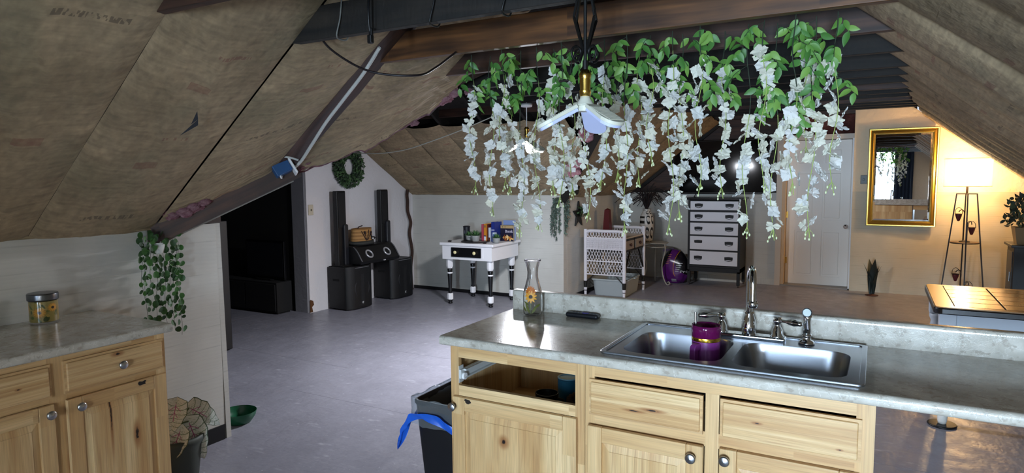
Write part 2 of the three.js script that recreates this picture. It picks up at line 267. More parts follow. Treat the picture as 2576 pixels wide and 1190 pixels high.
// ---- roof: sheathing, rafters, insulation batts ----
function slab(pts, yf, t, m, parent, name = 'roof_deck') { // plan polygon lifted onto a slope
  const g = ext(poly(pts.map(p => [p[0], -p[1]])), t); g.rotateX(-PI / 2); // shape y -> -z
  const P = g.attributes.position; for (let i = 0; i < P.count; i++) P.setY(i, P.getY(i) + yf(P.getX(i), P.getZ(i))); g.computeVertexNormals();
  return mesh(name, uvm(g, 0), m, parent);
}
const ROOF = struct('ceiling');
{
  const up = 0.14, ap = [-1.29, -4.72], rx = (z) => { const k = 2.15 + 0.75 * xR(z); return (k - (KY + SL * 3.38)) / (SL + 0.75); };
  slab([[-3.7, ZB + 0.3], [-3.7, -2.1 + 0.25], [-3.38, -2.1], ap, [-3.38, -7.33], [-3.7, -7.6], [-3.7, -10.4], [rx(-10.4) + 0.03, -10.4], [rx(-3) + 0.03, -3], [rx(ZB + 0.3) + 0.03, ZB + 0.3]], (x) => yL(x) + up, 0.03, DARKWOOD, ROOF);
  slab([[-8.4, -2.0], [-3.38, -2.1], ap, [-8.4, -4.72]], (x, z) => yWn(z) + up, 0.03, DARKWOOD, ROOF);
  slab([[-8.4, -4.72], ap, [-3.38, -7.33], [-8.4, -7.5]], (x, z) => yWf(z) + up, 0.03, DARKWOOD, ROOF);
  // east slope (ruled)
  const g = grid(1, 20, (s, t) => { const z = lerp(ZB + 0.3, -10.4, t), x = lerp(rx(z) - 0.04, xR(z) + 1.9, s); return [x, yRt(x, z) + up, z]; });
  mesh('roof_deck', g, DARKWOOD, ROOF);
}
// a batt: lower edge y0, upper edge y1 on the slope, between two rafters; sags and wrinkles
function battW(z0, z1, lo, hi, seed, sag = 0.03, wr = 0.012, nu = 26, nv = 44) { // west slope; lo(s), hi(s): x limits along the bay
  return grid(nu, nv, (s, t) => {
    const z = lerp(z0, z1, s), x = lerp(lo(s, z), hi(s, z), t), e = Math.sin(PI * s), q = sag * (Math.sqrt(Math.max(0, e))) * (0.6 + 0.7 * fbm(t * 2 + seed, seed, 2));
    const rid = 1 - Math.abs(fbm(s * 2.2 + seed * 3, t * 9 + s * 3 + seed, 3) * 2 - 1);
    const d = -q - wr * (fbm(s * 4 + seed, t * 8 + seed * 2, 3) - 0.5) * 2 * (0.35 + e) - wr * 0.9 * Math.pow(rid, 4) * (0.3 + e);
    return [x - d * -0.6, yL(x) + d * 0.8, z];
  }, (s, t) => [lerp(z0, z1, s) + seed * 1.37, t * 1.7 + seed * 0.71]);
}
const HI = -1.72;
{
  const g = ROOF, c = (k) => () => k;
  const rz = [1.5, 0.9, 0.3, -0.3, -0.9, -1.5, -2.1];
  for (let i = 0; i + 1 < rz.length; i++) mesh('insulation_batt', battW(rz[i] - 0.0005, rz[i + 1] + (i === 5 ? 0.011 : 0.0005), c(-3.42), c(HI), 2.3 + i * 1.9, i === 5 ? 0.05 : 0.045, 0.016), PAPER, g);
  mesh('insulation_batt', battW(ZB, 1.5, c(-3.42), c(HI), 0.7), PAPER, g);
  const vx = (z) => -3.38 + (-2.1 - z) * SW / SL;
  mesh('insulation_batt', battW(-2.1, -2.575, (s, z) => vx(z) + 0.03, c(-1.75), 11.3, 0.045, 0.014), PAPER, g);
  // billowing last batt before the valley: it has come loose and droops over the valley timber
  const edgeX = (z) => vx(z) - 0.03 + 0.03 * fbm(z * 9 + 40, 3, 3), bill = (s, t) => {
    const z = lerp(-2.69, -3.44, s), x = lerp(edgeX(z), -1.78, t), e = Math.sin(PI * clamp(s)), fold = 1 - Math.abs(fbm(s * 5 + t * 2.4, t * 3.2 - s * 2.5 + 8, 3) * 2 - 1);
    const dr = -0.085 * Math.sqrt(Math.max(0, e)) * (0.7 + 0.5 * fbm(t * 2, 5, 2)) - 0.075 * Math.exp(-t * 5) * (0.35 + 0.65 * e) - 0.03 * Math.pow(fold, 5) * (0.3 + Math.exp(-t * 3)) - 0.018 * (fbm(s * 7 + 3, t * 9, 3) - 0.5);
    return [x - dr * -0.6, yL(x) + dr * 0.8, z];
  };
  mesh('insulation_batt', grid(48, 64, bill, (s, t) => [lerp(-2.69, -3.44, s) + 20.4, t * 1.7 + 10.6]), PAPER, g);
  mesh('wool_fringe', grid(60, 3, (s, q) => { const p0 = bill(s, 0), l = q / 3 * (0.012 + 0.05 * Math.pow(fbm(s * 16, 2, 3), 2)); return [p0[0] - 0.006 + 0.01 * fbm(s * 30, q, 2), p0[1] - l, p0[2] + 0.006 * Math.sin(s * 50)]; }), PINK, g);
  // rafters
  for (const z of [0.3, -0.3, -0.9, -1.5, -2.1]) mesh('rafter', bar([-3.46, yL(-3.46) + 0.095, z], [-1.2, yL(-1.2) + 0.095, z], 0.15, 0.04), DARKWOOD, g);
  mesh('rafter', bar([-3.04, yL(-3.04) + 0.05, -2.63], [-1.2, yL(-1.2) + 0.05, -2.63], 0.15, 0.09), REDWOOD, g);
  mesh('rafter', bar([-2.6, yL(-2.6) + 0.075, -3.44], [-1.2, yL(-1.2) + 0.075, -3.44], 0.15, 0.04), DARKWOOD, g);
  // torn flap in the paper
  { const P = (x, z) => [x + 0.045, yL(x) - 0.062, z]; const q = new THREE.BufferGeometry(); q.setAttribute('position', new THREE.Float32BufferAttribute([...P(-2.72, -1.8), ...P(-2.63, -1.83), ...P(-2.66, -1.85), ...P(-2.66, -1.815), ...P(-2.59, -1.8), ...P(-2.63, -1.83)], 3)); q.computeVertexNormals(); mesh('paper_tear', q, M(0x2c3038, 0.9, { side: THREE.DoubleSide }), g); }
  // valley timbers
  const vp = (x) => [x, yL(x) + 0.0, valleyN(x)], vq = (x) => [x, yL(x) + 0.03, valleyF(x)];
  const vu = (x) => [x, yL(x) + 0.1, valleyN(x)];
  mesh('valley_rafter', bar(vp(-3.44), vp(-2.93), 0.05, 0.17), REDWOOD, g); mesh('valley_rafter', bar(vu(-2.95), vu(-1.35), 0.05, 0.17), REDWOOD, g);
  mesh('valley_rafter', bar(vq(-3.42), vq(-1.35), 0.06, 0.16), DARKWOOD, g);
  mesh('valley_trim', bar([-3.4, yL(-3.4) - 0.085, valleyN(-3.4) - 0.03], [-2.95, yL(-2.95) - 0.085, valleyN(-2.95) - 0.03], 0.008, 0.014), M(0x9a948c, 0.8), g);
  // main west slope beyond the wing
  for (let i = 0; i < 4; i++) { const z0 = -7.0 - i * 0.72; mesh('insulation_batt', battW(z0, z0 - 0.71, (s, z) => Math.max(-3.42, z > -7.33 ? -3.38 + (7.33 + z) * SW / SL : -3.42), c(-2.0), 20 + i * 1.7, 0.03, 0.02, 14, 24), PAPER, g); }
  mesh('insulation_batt', battW(-5.85, -7.0, (s, z) => -3.38 + (7.33 + z) * SW / SL + 0.05, c(-2.0), 31.3, 0.03, 0.02, 14, 14), PAPER, g);
  // wing, far slope: batts between rafters that run down to the alcove wall
  const rx2 = [-8.2, -7.6, -7.0, -6.4, -5.74, -5.39, -4.78, -4.27, -3.72, -3.2, -2.75];
  for (let i = 0; i + 1 < rx2.length; i++) {
    const x0 = rx2[i], x1 = rx2[i + 1];
    const gg = grid(16, 26, (s, t) => { const x = lerp(x0, x1, s), zlo = Math.max(-7.36, valleyF(x) < -7.33 ? -7.36 : valleyF(x)), z = lerp(zlo, -5.98, t), e = Math.sin(PI * s), d = -0.03 * Math.sqrt(Math.max(0, e)) * sstep(0, 0.25, t) - 0.012 * (fbm(s * 3 + i * 4, t * 6, 3) - 0.5); return [x, yWf(z) + d, z - d * 0.5]; }, (s, t) => [lerp(x0, x1, s) + i * 0.9, t * 1.6 + i * 0.37]);
    mesh('insulation_batt', gg, PAPER, g); if (i) mesh('rafter', bar([x0, yWf(-7.36) + 0.085, -7.36], [x0, yWf(-4.8) + 0.085, -4.8], 0.035, 0.13), DARKWOOD, g);
  }
  // folded paper skirt where the batts meet the alcove wall and the kitchen knee wall
  mesh('paper_skirt', grid(60, 3, (s, t) => [lerp(-5.7, -3.4, s), 1.33 + 0.045 * t + 0.012 * fbm(s * 20, t * 3, 2), -7.31 + 0.02 * fbm(s * 26, t * 2 + 4, 3) * (1 - t) + 0.035 * t], (s, t) => [s * 2.3, t * 0.1]), PAPER, g);
  mesh('paper_skirt', grid(120, 4, (s, t) => [-3.385 + 0.03 * fbm(s * 50, t * 3, 3) - 0.01 * t, 1.29 + 0.07 * t, lerp(-2.12, ZB, s)], (s, t) => [s * 5, t * 0.1]), PAPER, g);
}
// east slope batts, each bay a pillow between two rafters
{
  const zs = []; for (let z = ZB - 0.3; z > -10.2; z -= 0.56) zs.push(z);
  for (let i = 0; i + 1 < zs.length; i++) {
    const z0 = zs[i], z1 = Math.max(zs[i + 1], -9.76); if (z0 - z1 < 0.05) break;
    const sd = i * 2.13 + 40, jut = 0.03 * (vn(sd, 2) - 0.5);
    const gg = grid(16, 34, (s, t) => {
      const z = lerp(z0 - 0.004, z1 + 0.004, s), xm = xR(z), x = lerp(xm - 0.16, xm + 1.76, t), e = Math.pow(Math.sin(PI * clamp(s)), 0.5), d = -(0.055 + 0.03 * (fbm(t * 2.5 + sd, sd, 2) - 0.5)) * e * (0.5 + 0.5 * sstep(0, 0.35, t)) - jut * e - 0.008 * (fbm(s * 4 + sd, t * 9, 3) - 0.5);
      return [x + d * 0.4, yRt(x, z) + 0.02 + d * 0.9, z];
    }, (s, t) => [lerp(z0, z1, s) + i * 0.77, t * 2.4 + i * 0.41]);
    mesh('insulation_batt', gg, PAPER, ROOF);
    mesh('rafter', bar([xR(z0) + 1.8, yRt(xR(z0) + 1.8, z0) + 0.085, z0], [xR(z0) - 1.15, yRt(xR(z0) - 1.15, z0) + 0.085, z0], 0.14, 0.038), DARKWOOD, ROOF);
    // fuzz of glass fibre along the seam
  }
}
// torn pink glass wool at the valley foot and along its edge
{
  const puff = (list, sd) => merge(list.map(([x, y, z, r], i) => { const g = new THREE.IcosahedronGeometry(r, 12), P = g.attributes.position; for (let k = 0; k < P.count; k++) { const a = P.getX(k) / r, b = P.getY(k) / r, c = P.getZ(k) / r, n = 0.45 + 1.05 * fbm(a * 3 + c * 1.9 + 9 + i + sd, b * 3 + c * 2.3 + 7, 5); P.setXYZ(k, P.getX(k) * n, P.getY(k) * n * 0.7, P.getZ(k) * n); } g.computeVertexNormals(); return g.translate(x, y, z); }));
  mesh('glass_wool', puff([[-3.3, 1.375, -2.15, 0.05], [-3.27, 1.395, -2.19, 0.055], [-3.235, 1.415, -2.23, 0.05], [-3.2, 1.44, -2.27, 0.04]], 1), PINK, ROOF);
  mesh('glass_wool', puff([[-2.98, 1.6, -2.72, 0.03], [-2.95, 1.63, -2.73, 0.035], [-2.92, 1.655, -2.75, 0.03], [-2.89, 1.68, -2.77, 0.025]], 2), PINK, ROOF);
  mesh('glass_wool', puff([[-2.42, 2.06, -3.42, 0.06], [-2.36, 2.09, -3.45, 0.05], [-2.55, 1.9, -3.3, 0.03], [-2.3, 2.1, -3.55, 0.03]], 3), PINK, ROOF);
  mesh('glass_wool', puff([[-2.95, 1.62, -6.6, 0.1], [-2.85, 1.7, -6.5, 0.08], [-2.6, 1.98, -6.2, 0.1]], 4), PINK, ROOF);
}
// ---- collar beams ----
{
  const bm = struct('ceiling_beam', 'row of timber collar beams under the roof'); bm.name = 'ceiling_beams';
  const one = (z, x0, x1, m, h = 0.14, w = 0.042, dy = 0) => mesh('beam', bb(x0, x1, beamY(z) + dy, beamY(z) + dy + h, z - w, z, 0, 0.004), m, bm);
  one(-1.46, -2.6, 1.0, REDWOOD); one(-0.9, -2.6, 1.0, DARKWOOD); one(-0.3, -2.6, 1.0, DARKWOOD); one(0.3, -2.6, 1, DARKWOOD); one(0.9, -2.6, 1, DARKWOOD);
  one(-2.09, -2.42, 0.9, DARKWOOD, 0.14, 0.042); one(-2.66, -2.42, 0.5, TANWOOD);
  for (const z of [-3.2, -3.75, -4.28, -4.75, -5.35]) one(z, -2.55, xR(z) + 0.12, z === -3.2 ? REDWOOD : DARKWOOD);
  one(-5.95, -5.7, xR(-5.95) + 0.12, REDWOOD); one(-6.0, -5.7, -2.2, DARKWOOD, 0.08, 0.042, 0.16);
  for (const z of [-6.5, -7.1, -7.7, -8.25, -8.8, -9.3]) one(z, -2.35, xR(z) + 0.12, z === -7.7 ? REDWOOD : DARKWOOD);
}
// ---- door in the end wall ----
{
  const d = struct('door_1', 'pale panelled door with a brass knob beside the mirror');
  const z = -10.0, DOOR = M(0xf0ebe2, 0.45), x0 = -1.12, x1 = -0.31, top = 2.03;
  const core = bb(x0, x1, 0.012, top, z - 0.035, z - 0.012); mesh('door_leaf', core, DOOR, d);
  const px = [[x0 + 0.11, -0.765], [-0.665, x1 - 0.11]], py = [[0.14, 0.78], [0.93, 1.6], [1.69, 1.92]];
  const rails = []; // face frame proud of the recessed panels
  rails.push(bb(x0, x0 + 0.11, 0.012, top, z - 0.013, z)); rails.push(bb(x1 - 0.11, x1, 0.012, top, z - 0.013, z)); rails.push(bb(-0.765, -0.665, 0.012, top, z - 0.013, z));
  for (const [a, b] of [[0.012, 0.14], [0.78, 0.93], [1.6, 1.69], [1.92, top]]) for (const [u, v] of px) rails.push(bb(u, v, a, b, z - 0.013, z));
  mesh('door_face', rails, DOOR, d);
  for (const [a, b] of py) for (const [u, v] of px) mesh('door_panel', rbox(v - u - 0.05, b - a - 0.05, 0.012, 0.006, (u + v) / 2, (a + b) / 2, z - 0.009), DOOR, d);
  mesh('door_knob', [lathe([[0, 0], [0.03, 0], [0.03, 0.006], [0.012, 0.01], [0.012, 0.035], [0.026, 0.042], [0.03, 0.058], [0.02, 0.07], [0, 0.072]]).rotateX(PI / 2).translate(-0.365, 0.845, z)], CHROME, d);
  for (const y of [0.3, 0.95, 1.75]) mesh('hinge', [cyl(0.008, 0.008, 0.09, x0 - 0.008, y, z + 0.006, 10), bb(x0 - 0.03, x0 + 0.02, y, y + 0.09, z + 0.001, z + 0.004)], BRASS, d);
  const t = struct('trim_1', 'pale wooden frame around the panelled door'), FR = M(0xcdbfae, 0.5);
  mesh('jamb', bb(-1.165, -1.125, 0, 2.07, -10.05, -9.83), M(0xc3a884, 0.5), t); mesh('casing', bb(-1.24, -1.165, 0, 2.1, -9.86, -9.81), FR, t);
  mesh('head_casing', bb(-1.24, -0.25, 2.035, 2.1, -10.05, -9.82, 0), FR, t); mesh('jamb', bb(-0.31, -0.285, 0, 2.04, -10.05, -9.8), OFFWHITE, t);
  mesh('threshold', bb(-1.16, -0.29, 0, 0.018, -10.06, -9.8, 0), M(0x8f8880, 0.5), t);
  mesh('closet_back', bb(-1.3, -0.2, 0, 2.4, -10.3, -10.2), DARKWOOD, t);
}
// ================= LAMPS =================
// folding LED bulb with three wing panels on a brass socket; origin at the hub
function ledPendant(t, lit, turn) {
  const PLA = M(0xd8d6c4, 0.45), DIFF = lit ? M(0xffffff, 0.5, { emissive: 0xffffff, emissiveIntensity: 30 }) : M(0xc9cff0, 0.35);
  mesh('socket', lathe([[0, 0.115], [0.012, 0.115], [0.016, 0.108], [0.021, 0.1], [0.019, 0.088], [0.017, 0.085], [0.019, 0.08], [0.017, 0.05], [0.02, 0.047], [0.018, 0.028], [0, 0.026]], 20), BRASS, t);
  mesh('bulb_neck', lathe([[0, 0.032], [0.016, 0.032], [0.018, 0.02], [0.03, 0.002], [0.033, -0.004], [0, -0.006]], 24), PLA, t);
  mesh('hub', merge([new THREE.CylinderGeometry(0.033, 0.033, 0.02, 6).translate(0, -0.012, 0)]), PLA, t);
  for (let k = 0; k < 3; k++) {
    const a = turn + k * 2 * PI / 3, p = sub('led_panel', t, [Math.cos(a) * 0.03, -0.01, Math.sin(a) * 0.03]); p.rotation.order = 'YXZ'; p.rotation.set(0, -a, -28 * D);
    const s = new THREE.Shape(); s.moveTo(0, -0.03); s.lineTo(0.12, -0.05); s.quadraticCurveTo(0.172, -0.045, 0.172, 0); s.quadraticCurveTo(0.172, 0.045, 0.12, 0.05); s.lineTo(0, 0.03); s.closePath();
    mesh('housing', ext(s, 0.011, 0.002).rotateX(PI / 2).translate(0, 0.011, 0), PLA, p);
    const fins = []; for (let i = 0; i < 15; i++) fins.push(box(0.0035, 0.003, 0.07 + 0.012 * Math.sin(PI * i / 15), 0.03 + i * 0.0085, 0.0135, 0)); mesh('cooling_fins', fins, PLA, p);
    const s2 = new THREE.Shape(); s2.moveTo(0.006, -0.026); s2.lineTo(0.12, -0.045); s2.quadraticCurveTo(0.165, -0.04, 0.165, 0); s2.quadraticCurveTo(0.165, 0.04, 0.12, 0.045); s2.lineTo(0.006, 0.026); s2.closePath();
    if (lit) { const l = new THREE.RectAreaLight(0xf3f6ff, LEDI, 0.15, 0.085); l.position.set(0.085, -0.02, 0); l.rotation.set(-PI / 2, 0, 0); p.add(l); }
    mesh('diffuser', ext(s2, 0.009, 0.003).rotateX(PI / 2).translate(0, -0.003, 0), DIFF, p);
  }
}
const LEDI = 1180, WARMI = 3.4;
{
  const t = thing('pendant_lamp', 'lit folding white LED pendant glowing behind the flower strings', 'lamp', [-2.52, 1.85, -4.75], 0);
  ledPendant(t, true, 0.35);
  mesh('cord', rod([0, 0.11, 0], [0, 0.31, 0], 0.004), WHITE, t); mesh('ceiling_cup', lathe([[0, 0.3], [0.05, 0.3], [0.045, 0.275], [0, 0.27]]), WHITE, t);
}
{
  const t = thing('pendant_lamp', 'unlit folding LED pendant hanging from a black wrought iron scroll', 'lamp', [-0.861, 1.79, -2.04], 0);
  ledPendant(t, false, 25 * D); for (const q of t.children) if (q.name === 'led_panel') q.scale.setScalar(0.84);
  const g = sub('iron_hanger', t);
  mesh('rod', [rod([0, 0.11, 0], [0, 0.44, 0], 0.006), cyl(0.009, 0.009, 0.03, 0, 0.115, 0, 12)], IRON, g);
  for (let k = 0; k < 4; k++) { // bent bars form a cage, each ends in a scroll
    const a = k * PI / 2 + 0.5, c = Math.cos(a), s = Math.sin(a), pt = (r, y) => [c * r, y, s * r];
    mesh('cage_bar', [bar(pt(0.008, 0.44), pt(0.047, 0.28), 0.007, 0.007), bar(pt(0.047, 0.28), pt(0.01, 0.18), 0.007, 0.007)], IRON, g);
    const sp = []; for (let i = 0; i <= 26; i++) { const q = i / 26, an = -PI / 2 - q * 2.6 * PI * 0.85, r = 0.026 * (1 - 0.62 * q); sp.push(pt(0.034 + Math.cos(-an - PI) * r, 0.168 + Math.sin(an) * r)); }
    mesh('scroll', [rod(pt(0.01, 0.18), pt(0.03, 0.142), 0.0045, 6), tube(sp, 0.0045, 40, 6)], IRON, g);
  }
  mesh('hook', [tube([[0, 0.43, 0], [0, 0.47, -0.02], [0, 0.5, -0.05], [0, 0.5, -0.07]], 0.006, 12, 6)], IRON, t);
}
// ================= KITCHEN =================
const knobG = lathe([[0, 0], [0.008, 0], [0.007, 0.012], [0.011, 0.016], [0.0175, 0.02], [0.018, 0.024], [0.014, 0.029], [0, 0.031]], 22).rotateX(PI / 2);
// all cabinets are built facing +z, x to the right, then turned
function drawerFront(p, x0, x1, y0, y1, tx, knob) {
  const d = sub('drawer', p), w = x1 - x0, h = y1 - y0;
  const fm = M(0xffffff, 0.4, { map: tx });
  const s = poly([[0, 0], [w, 0], [w, h], [0, h]]); // front with ogee edge
  const core = new THREE.BoxGeometry(w, h, 0.012).translate(w / 2, h / 2, 0.006), face = new RoundedBoxGeometry(w - 0.018, h - 0.018, 0.012, 2, 0.004).translate(w / 2, h / 2, 0.014);
  for (const g of [face]) { const P = g.attributes.position, U = g.attributes.uv; for (let i = 0; i < P.count; i++) U.setXY(i, P.getY(i) / h, P.getX(i) / w); }
  mesh('front_edge', uvm(core, 0), hick(), d, { p: [x0, y0, 0] });
  mesh('front_face', face, fm, d, { p: [x0, y0, 0] });
  if (knob) mesh('knob', knobG, NICKEL, d, { p: [knob[0], knob[1], 0.019] });
  return d;
}
function doorFront(p, x0, x1, y0, y1, tx, knob, split = 0) {
  const d = sub('door', p), w = x1 - x0, h = y1 - y0, st = 0.056, z = 0.02;
  for (const [a, b] of [[x0, x0 + st], [x1 - st, x1]]) mesh('stile', bb(a, b, y0, y1, 0, z, 1, 0.004), hick(), d);
  for (const [a, b] of [[y0, y0 + st], [y1 - st, y1]]) mesh('rail', bb(x0 + st, x1 - st, a, b, 0, z, 0, 0.003), hick(), d);
  // raised panel: bevel skirt and field
  const a = x0 + st - 0.004, b = x1 - st + 0.004, c = y0 + st - 0.004, e = y1 - st + 0.004, bv = 0.032, pos = [], uv = [];
  const q = (P) => { for (const k of [0, 1, 2, 0, 2, 3]) { pos.push(...P[k]); uv.push((P[k][0] - a) / (b - a), (P[k][1] - c) / (e - c)); } };
  const o = [[a, c, 0.008], [b, c, 0.008], [b, e, 0.008], [a, e, 0.008]], n = [[a + bv, c + bv, 0.016], [b - bv, c + bv, 0.016], [b - bv, e - bv, 0.016], [a + bv, e - bv, 0.016]], n2 = n.map(r => [r[0], r[1], 0.0185]);
  for (let i = 0; i < 4; i++) { const j = (i + 1) % 4; q([o[i], o[j], n[j], n[i]]); q([n[i], n[j], n2[j], n2[i]]); } q([n2[0], n2[1], n2[2], n2[3]]);
  const g = new THREE.BufferGeometry(); g.setAttribute('position', new THREE.Float32BufferAttribute(pos, 3)); g.setAttribute('uv', new THREE.Float32BufferAttribute(uv, 2)); g.computeVertexNormals();
  mesh('raised_panel', g, M(0xffffff, 0.4, { map: tx }), d);
  mesh('panel_back', bb(a, b, c, e, 0.001, 0.006), hick(), d);
  if (knob) mesh('knob', knobG, NICKEL, d, { p: [knob[0], knob[1], z] });
  return d;
}
const K = (s, k) => hickory(s, k);
const knotG = (r, sd) => { const pts = []; for (let i = 0; i < 18; i++) { const a = i / 18 * 2 * PI, k = r * (0.55 + 0.9 * vn(Math.cos(a) * 1.6 + sd + 4, Math.sin(a) * 1.6 + sd)); pts.push([Math.cos(a) * k * 1.6, Math.sin(a) * k * 0.8]); } return ext(poly(pts), 0.0004); };
// ---- base cabinet beside the knee wall (turned to face +x) ----
// local x runs along -z of the room: local x = -(z) with origin z0
{
  const t = thing('base_cabinet', 'knotty hickory base cabinet under the counter with the sunflower jar', 'cabinet', [-2.78, 0, 0], PI / 2);
  const X = (z) => -z; // local x for a room z
  const top = 0.872, x1 = X(-1.742), x0 = X(0.5);
  mesh('body', [bb(x0, x1, 0.1, top, -0.58, -0.02), bb(x0, x1 - 0.02, 0, 0.1, -0.55, -0.07)], HICK[0], t);
  const fr = [];
  const st = (a, b) => mesh('face_stile', bb(a, b, 0.1, top, -0.02, 0, 1), hick(), t), rl = (a, b, c, d) => mesh('face_rail', bb(a, b, c, d, -0.02, -0.0005, 0), hick(), t);
  st(x1 - 0.045, x1); st(1.265, 1.328); st(0.66, 0.72); st(x0, x0 + 0.05);
  for (const [a, b] of [[1.328, x1 - 0.045], [0.72, 1.265], [x0 + 0.05, 0.66]]) { rl(a, b, top - 0.035, top); rl(a, b, 0.69, 0.72); rl(a, b, 0.1, 0.13); }
  drawerFront(t, 1.318, 1.728, 0.714, 0.847, K(2.7, [[0.86, 0.5, 0.045, 0.8]]), [1.535, 0.781]);
  drawerFront(t, 0.86, 1.272, 0.714, 0.847, K(4.4, [[0.5, 0.72, 0.02, 0.8]]), null);
  drawerFront(t, 0.2, 0.66, 0.714, 0.847, K(6.1), null);
  doorFront(t, 1.32, 1.73, 0.12, 0.69, K(8.2, [[0.7, 0.62, 0.03, 2.4], [0.36, 0.9, 0.012, 20]]), [1.362, 0.655]);
  doorFront(t, 0.86, 1.274, 0.12, 0.69, K(3.9, [[0.75, 0.35, 0.025, 2]]), [1.252, 0.655]);
  doorFront(t, 0.2, 0.66, 0.12, 0.69, K(12), null);
  mesh('knot', knotG(0.011, 3).translate(1.62, 0.676, 0.0205), M(0x1c120c, 0.8), t);
}
function postform(len, depth, t = 0.038) { // laminate counter profile with rolled front; depth along -z, length along x
  const s = new THREE.Shape(), r = 0.016; s.moveTo(0, 0); s.lineTo(0, -t); s.lineTo(depth - r, -t); s.quadraticCurveTo(depth, -t, depth, -t + r); s.lineTo(depth, -r); s.quadraticCurveTo(depth, 0, depth - r, 0); s.closePath();
  const g = ext(s, len, 0, 6); g.rotateY(-PI / 2); return g; // shape x -> z, depth -> -x
}
{
  const g = postform(2.25, 0.645); g.rotateY(PI / 2); // shape depth now along +x, length along z
  g.translate(-3.378, 0.914, -1.757);
  g.computeBoundingBox(); const b = g.boundingBox; g.translate(0, 0, -1.757 - b.min.z);
  const m = mesh('countertop', uvm(g, 2), STONE); m.userData = { label: 'stone-look laminate countertop along the knee wall under the sunflower jar', category: 'countertop' };
}
// ---- island ----
const FZ = -2.15;
{
  const t = thing('base_cabinet', 'hickory base cabinet with an empty drawer opening beside the trash bin', 'cabinet', [0, 0, FZ], 0);
  const x0 = -1.499, x1 = -0.907, top = 0.872;
  mesh('side_panel', bb(x0, x0 + 0.016, 0.1, top, -0.58, -0.02), HICK[1], t); mesh('side_panel', bb(x1 - 0.016, x1, 0.1, top, -0.58, -0.02), HICK[2], t);
  mesh('back_panel', bb(x0 + 0.016, x1 - 0.016, 0.1, top, -0.58, -0.57), HICK[0], t); mesh('shelf', bb(x0 + 0.016, x1 - 0.016, 0.515, 0.535, -0.57, -0.03, 0), HICK[1], t); mesh('bottom_panel', [bb(x0, x1, 0.1, 0.12, -0.57, -0.02, 0), bb(x0, x1, 0, 0.1, -0.55, -0.07, 0)], HICK[2], t);
  mesh('face_stile', bb(x0, x0 + 0.038, 0.1, top, -0.02, 0), hick(), t); mesh('face_stile', bb(x1 - 0.038, x1, 0.1, top, -0.02, 0), hick(), t);
  mesh('face_rail', bb(x0 + 0.038, x1 - 0.038, 0.826, top, -0.02, -0.0005, 0), hick(), t); mesh('face_rail', bb(x0 + 0.038, x1 - 0.038, 0.668, 0.71, -0.02, -0.0005, 0), hick(), t); mesh('face_rail', bb(x0 + 0.038, x1 - 0.038, 0.1, 0.13, -0.02, -0.0005, 0), hick(), t);
  doorFront(t, -1.481, -0.934, 0.12, 0.668, K(15.3, [[0.42, 0.78, 0.028, 1.2]]), [-1.471, 0.63]).rotation.y = -0.0;
  mesh('knot', knotG(0.012, 8).translate(-1.405, 0.655, 0.0205), M(0x1c120c, 0.8), t);
  const sl = sub('drawer_slide', t); const STL = M(0xd8dad8, 0.35, { metalness: 0.2 });
  mesh('rail', [bb(x0 + 0.038, x0 + 0.05, 0.738, 0.775, -0.5, 0.0), bb(x0 + 0.05, x0 + 0.062, 0.738, 0.744, -0.5, -0.01), bb(x0 + 0.05, x0 + 0.062, 0.768, 0.774, -0.5, -0.02)], STL, sl);
  mesh('roller', cyl(0.014, 0.014, 0.01, 0, 0, 0, 20).rotateZ(-PI / 2).translate(x0 + 0.051, 0.747, -0.016), WHITE, sl);
  mesh('bracket', bb(x0 + 0.0385, x0 + 0.041, 0.72, 0.79, -0.03, 0.001), STL, sl);
}
{
  const t = thing('base_cabinet', 'hickory sink base cabinet with two drawer fronts below the double sink', 'cabinet', [0, 0, FZ], 0);
  const x0 = -0.905, x1 = 0.019, top = 0.872;
  mesh('side_panel', bb(x0, x0 + 0.016, 0.1, top, -0.58, -0.02), HICK[1], t); mesh('side_panel', bb(x1 - 0.016, x1, 0.0, top, -0.58, -0.02), M(0x4a3c34, 0.6), t); mesh('back_panel', bb(x0 + 0.016, x1 - 0.016, 0.1, top, -0.58, -0.57), HICK[0], t); mesh('bottom_panel', bb(x0, x1, 0.1, 0.12, -0.57, -0.02, 0), HICK[0], t);
  mesh('face_stile', bb(x0, x0 + 0.036, 0.1, top, -0.02, 0), hick(), t); mesh('face_stile', bb(-0.474, -0.43, 0.1, top - 0.04, -0.02, 0), hick(), t); mesh('face_stile', bb(x1 - 0.05, x1, 0.0, top, -0.02, 0.001), hick(), t);
  mesh('face_rail', bb(x0 + 0.036, x1 - 0.05, top - 0.04, top, -0.02, -0.0005, 0), hick(), t);
  for (const [a, b] of [[x0 + 0.036, -0.474], [-0.43, x1 - 0.05]]) { mesh('face_rail', bb(a, b, 0.65, 0.7, -0.02, -0.0005, 0), hick(), t); mesh('face_rail', bb(a, b, 0.1, 0.13, -0.02, -0.0005, 0), hick(), t); }
  drawerFront(t, -0.886, -0.48, 0.692, 0.825, K(21, [[0.42, 0.58, 0.03, 2.2], [0.33, 0.42, 0.022, 2.6]]), null);
  drawerFront(t, -0.424, -0.015, 0.692, 0.825, K(24.7, [[0.55, 0.28, 0.02, 1.2], [0.25, 0.86, 0.014, 1]]), null);
  const dA = doorFront(t, -0.886, -0.474, 0.12, 0.658, K(27.1), [-0.509, 0.62]); dA.position.z = 0.012; dA.rotation.y = 0.0;
  doorFront(t, -0.424, -0.015, 0.12, 0.66, K(29.9), [-0.403, 0.628]);
}
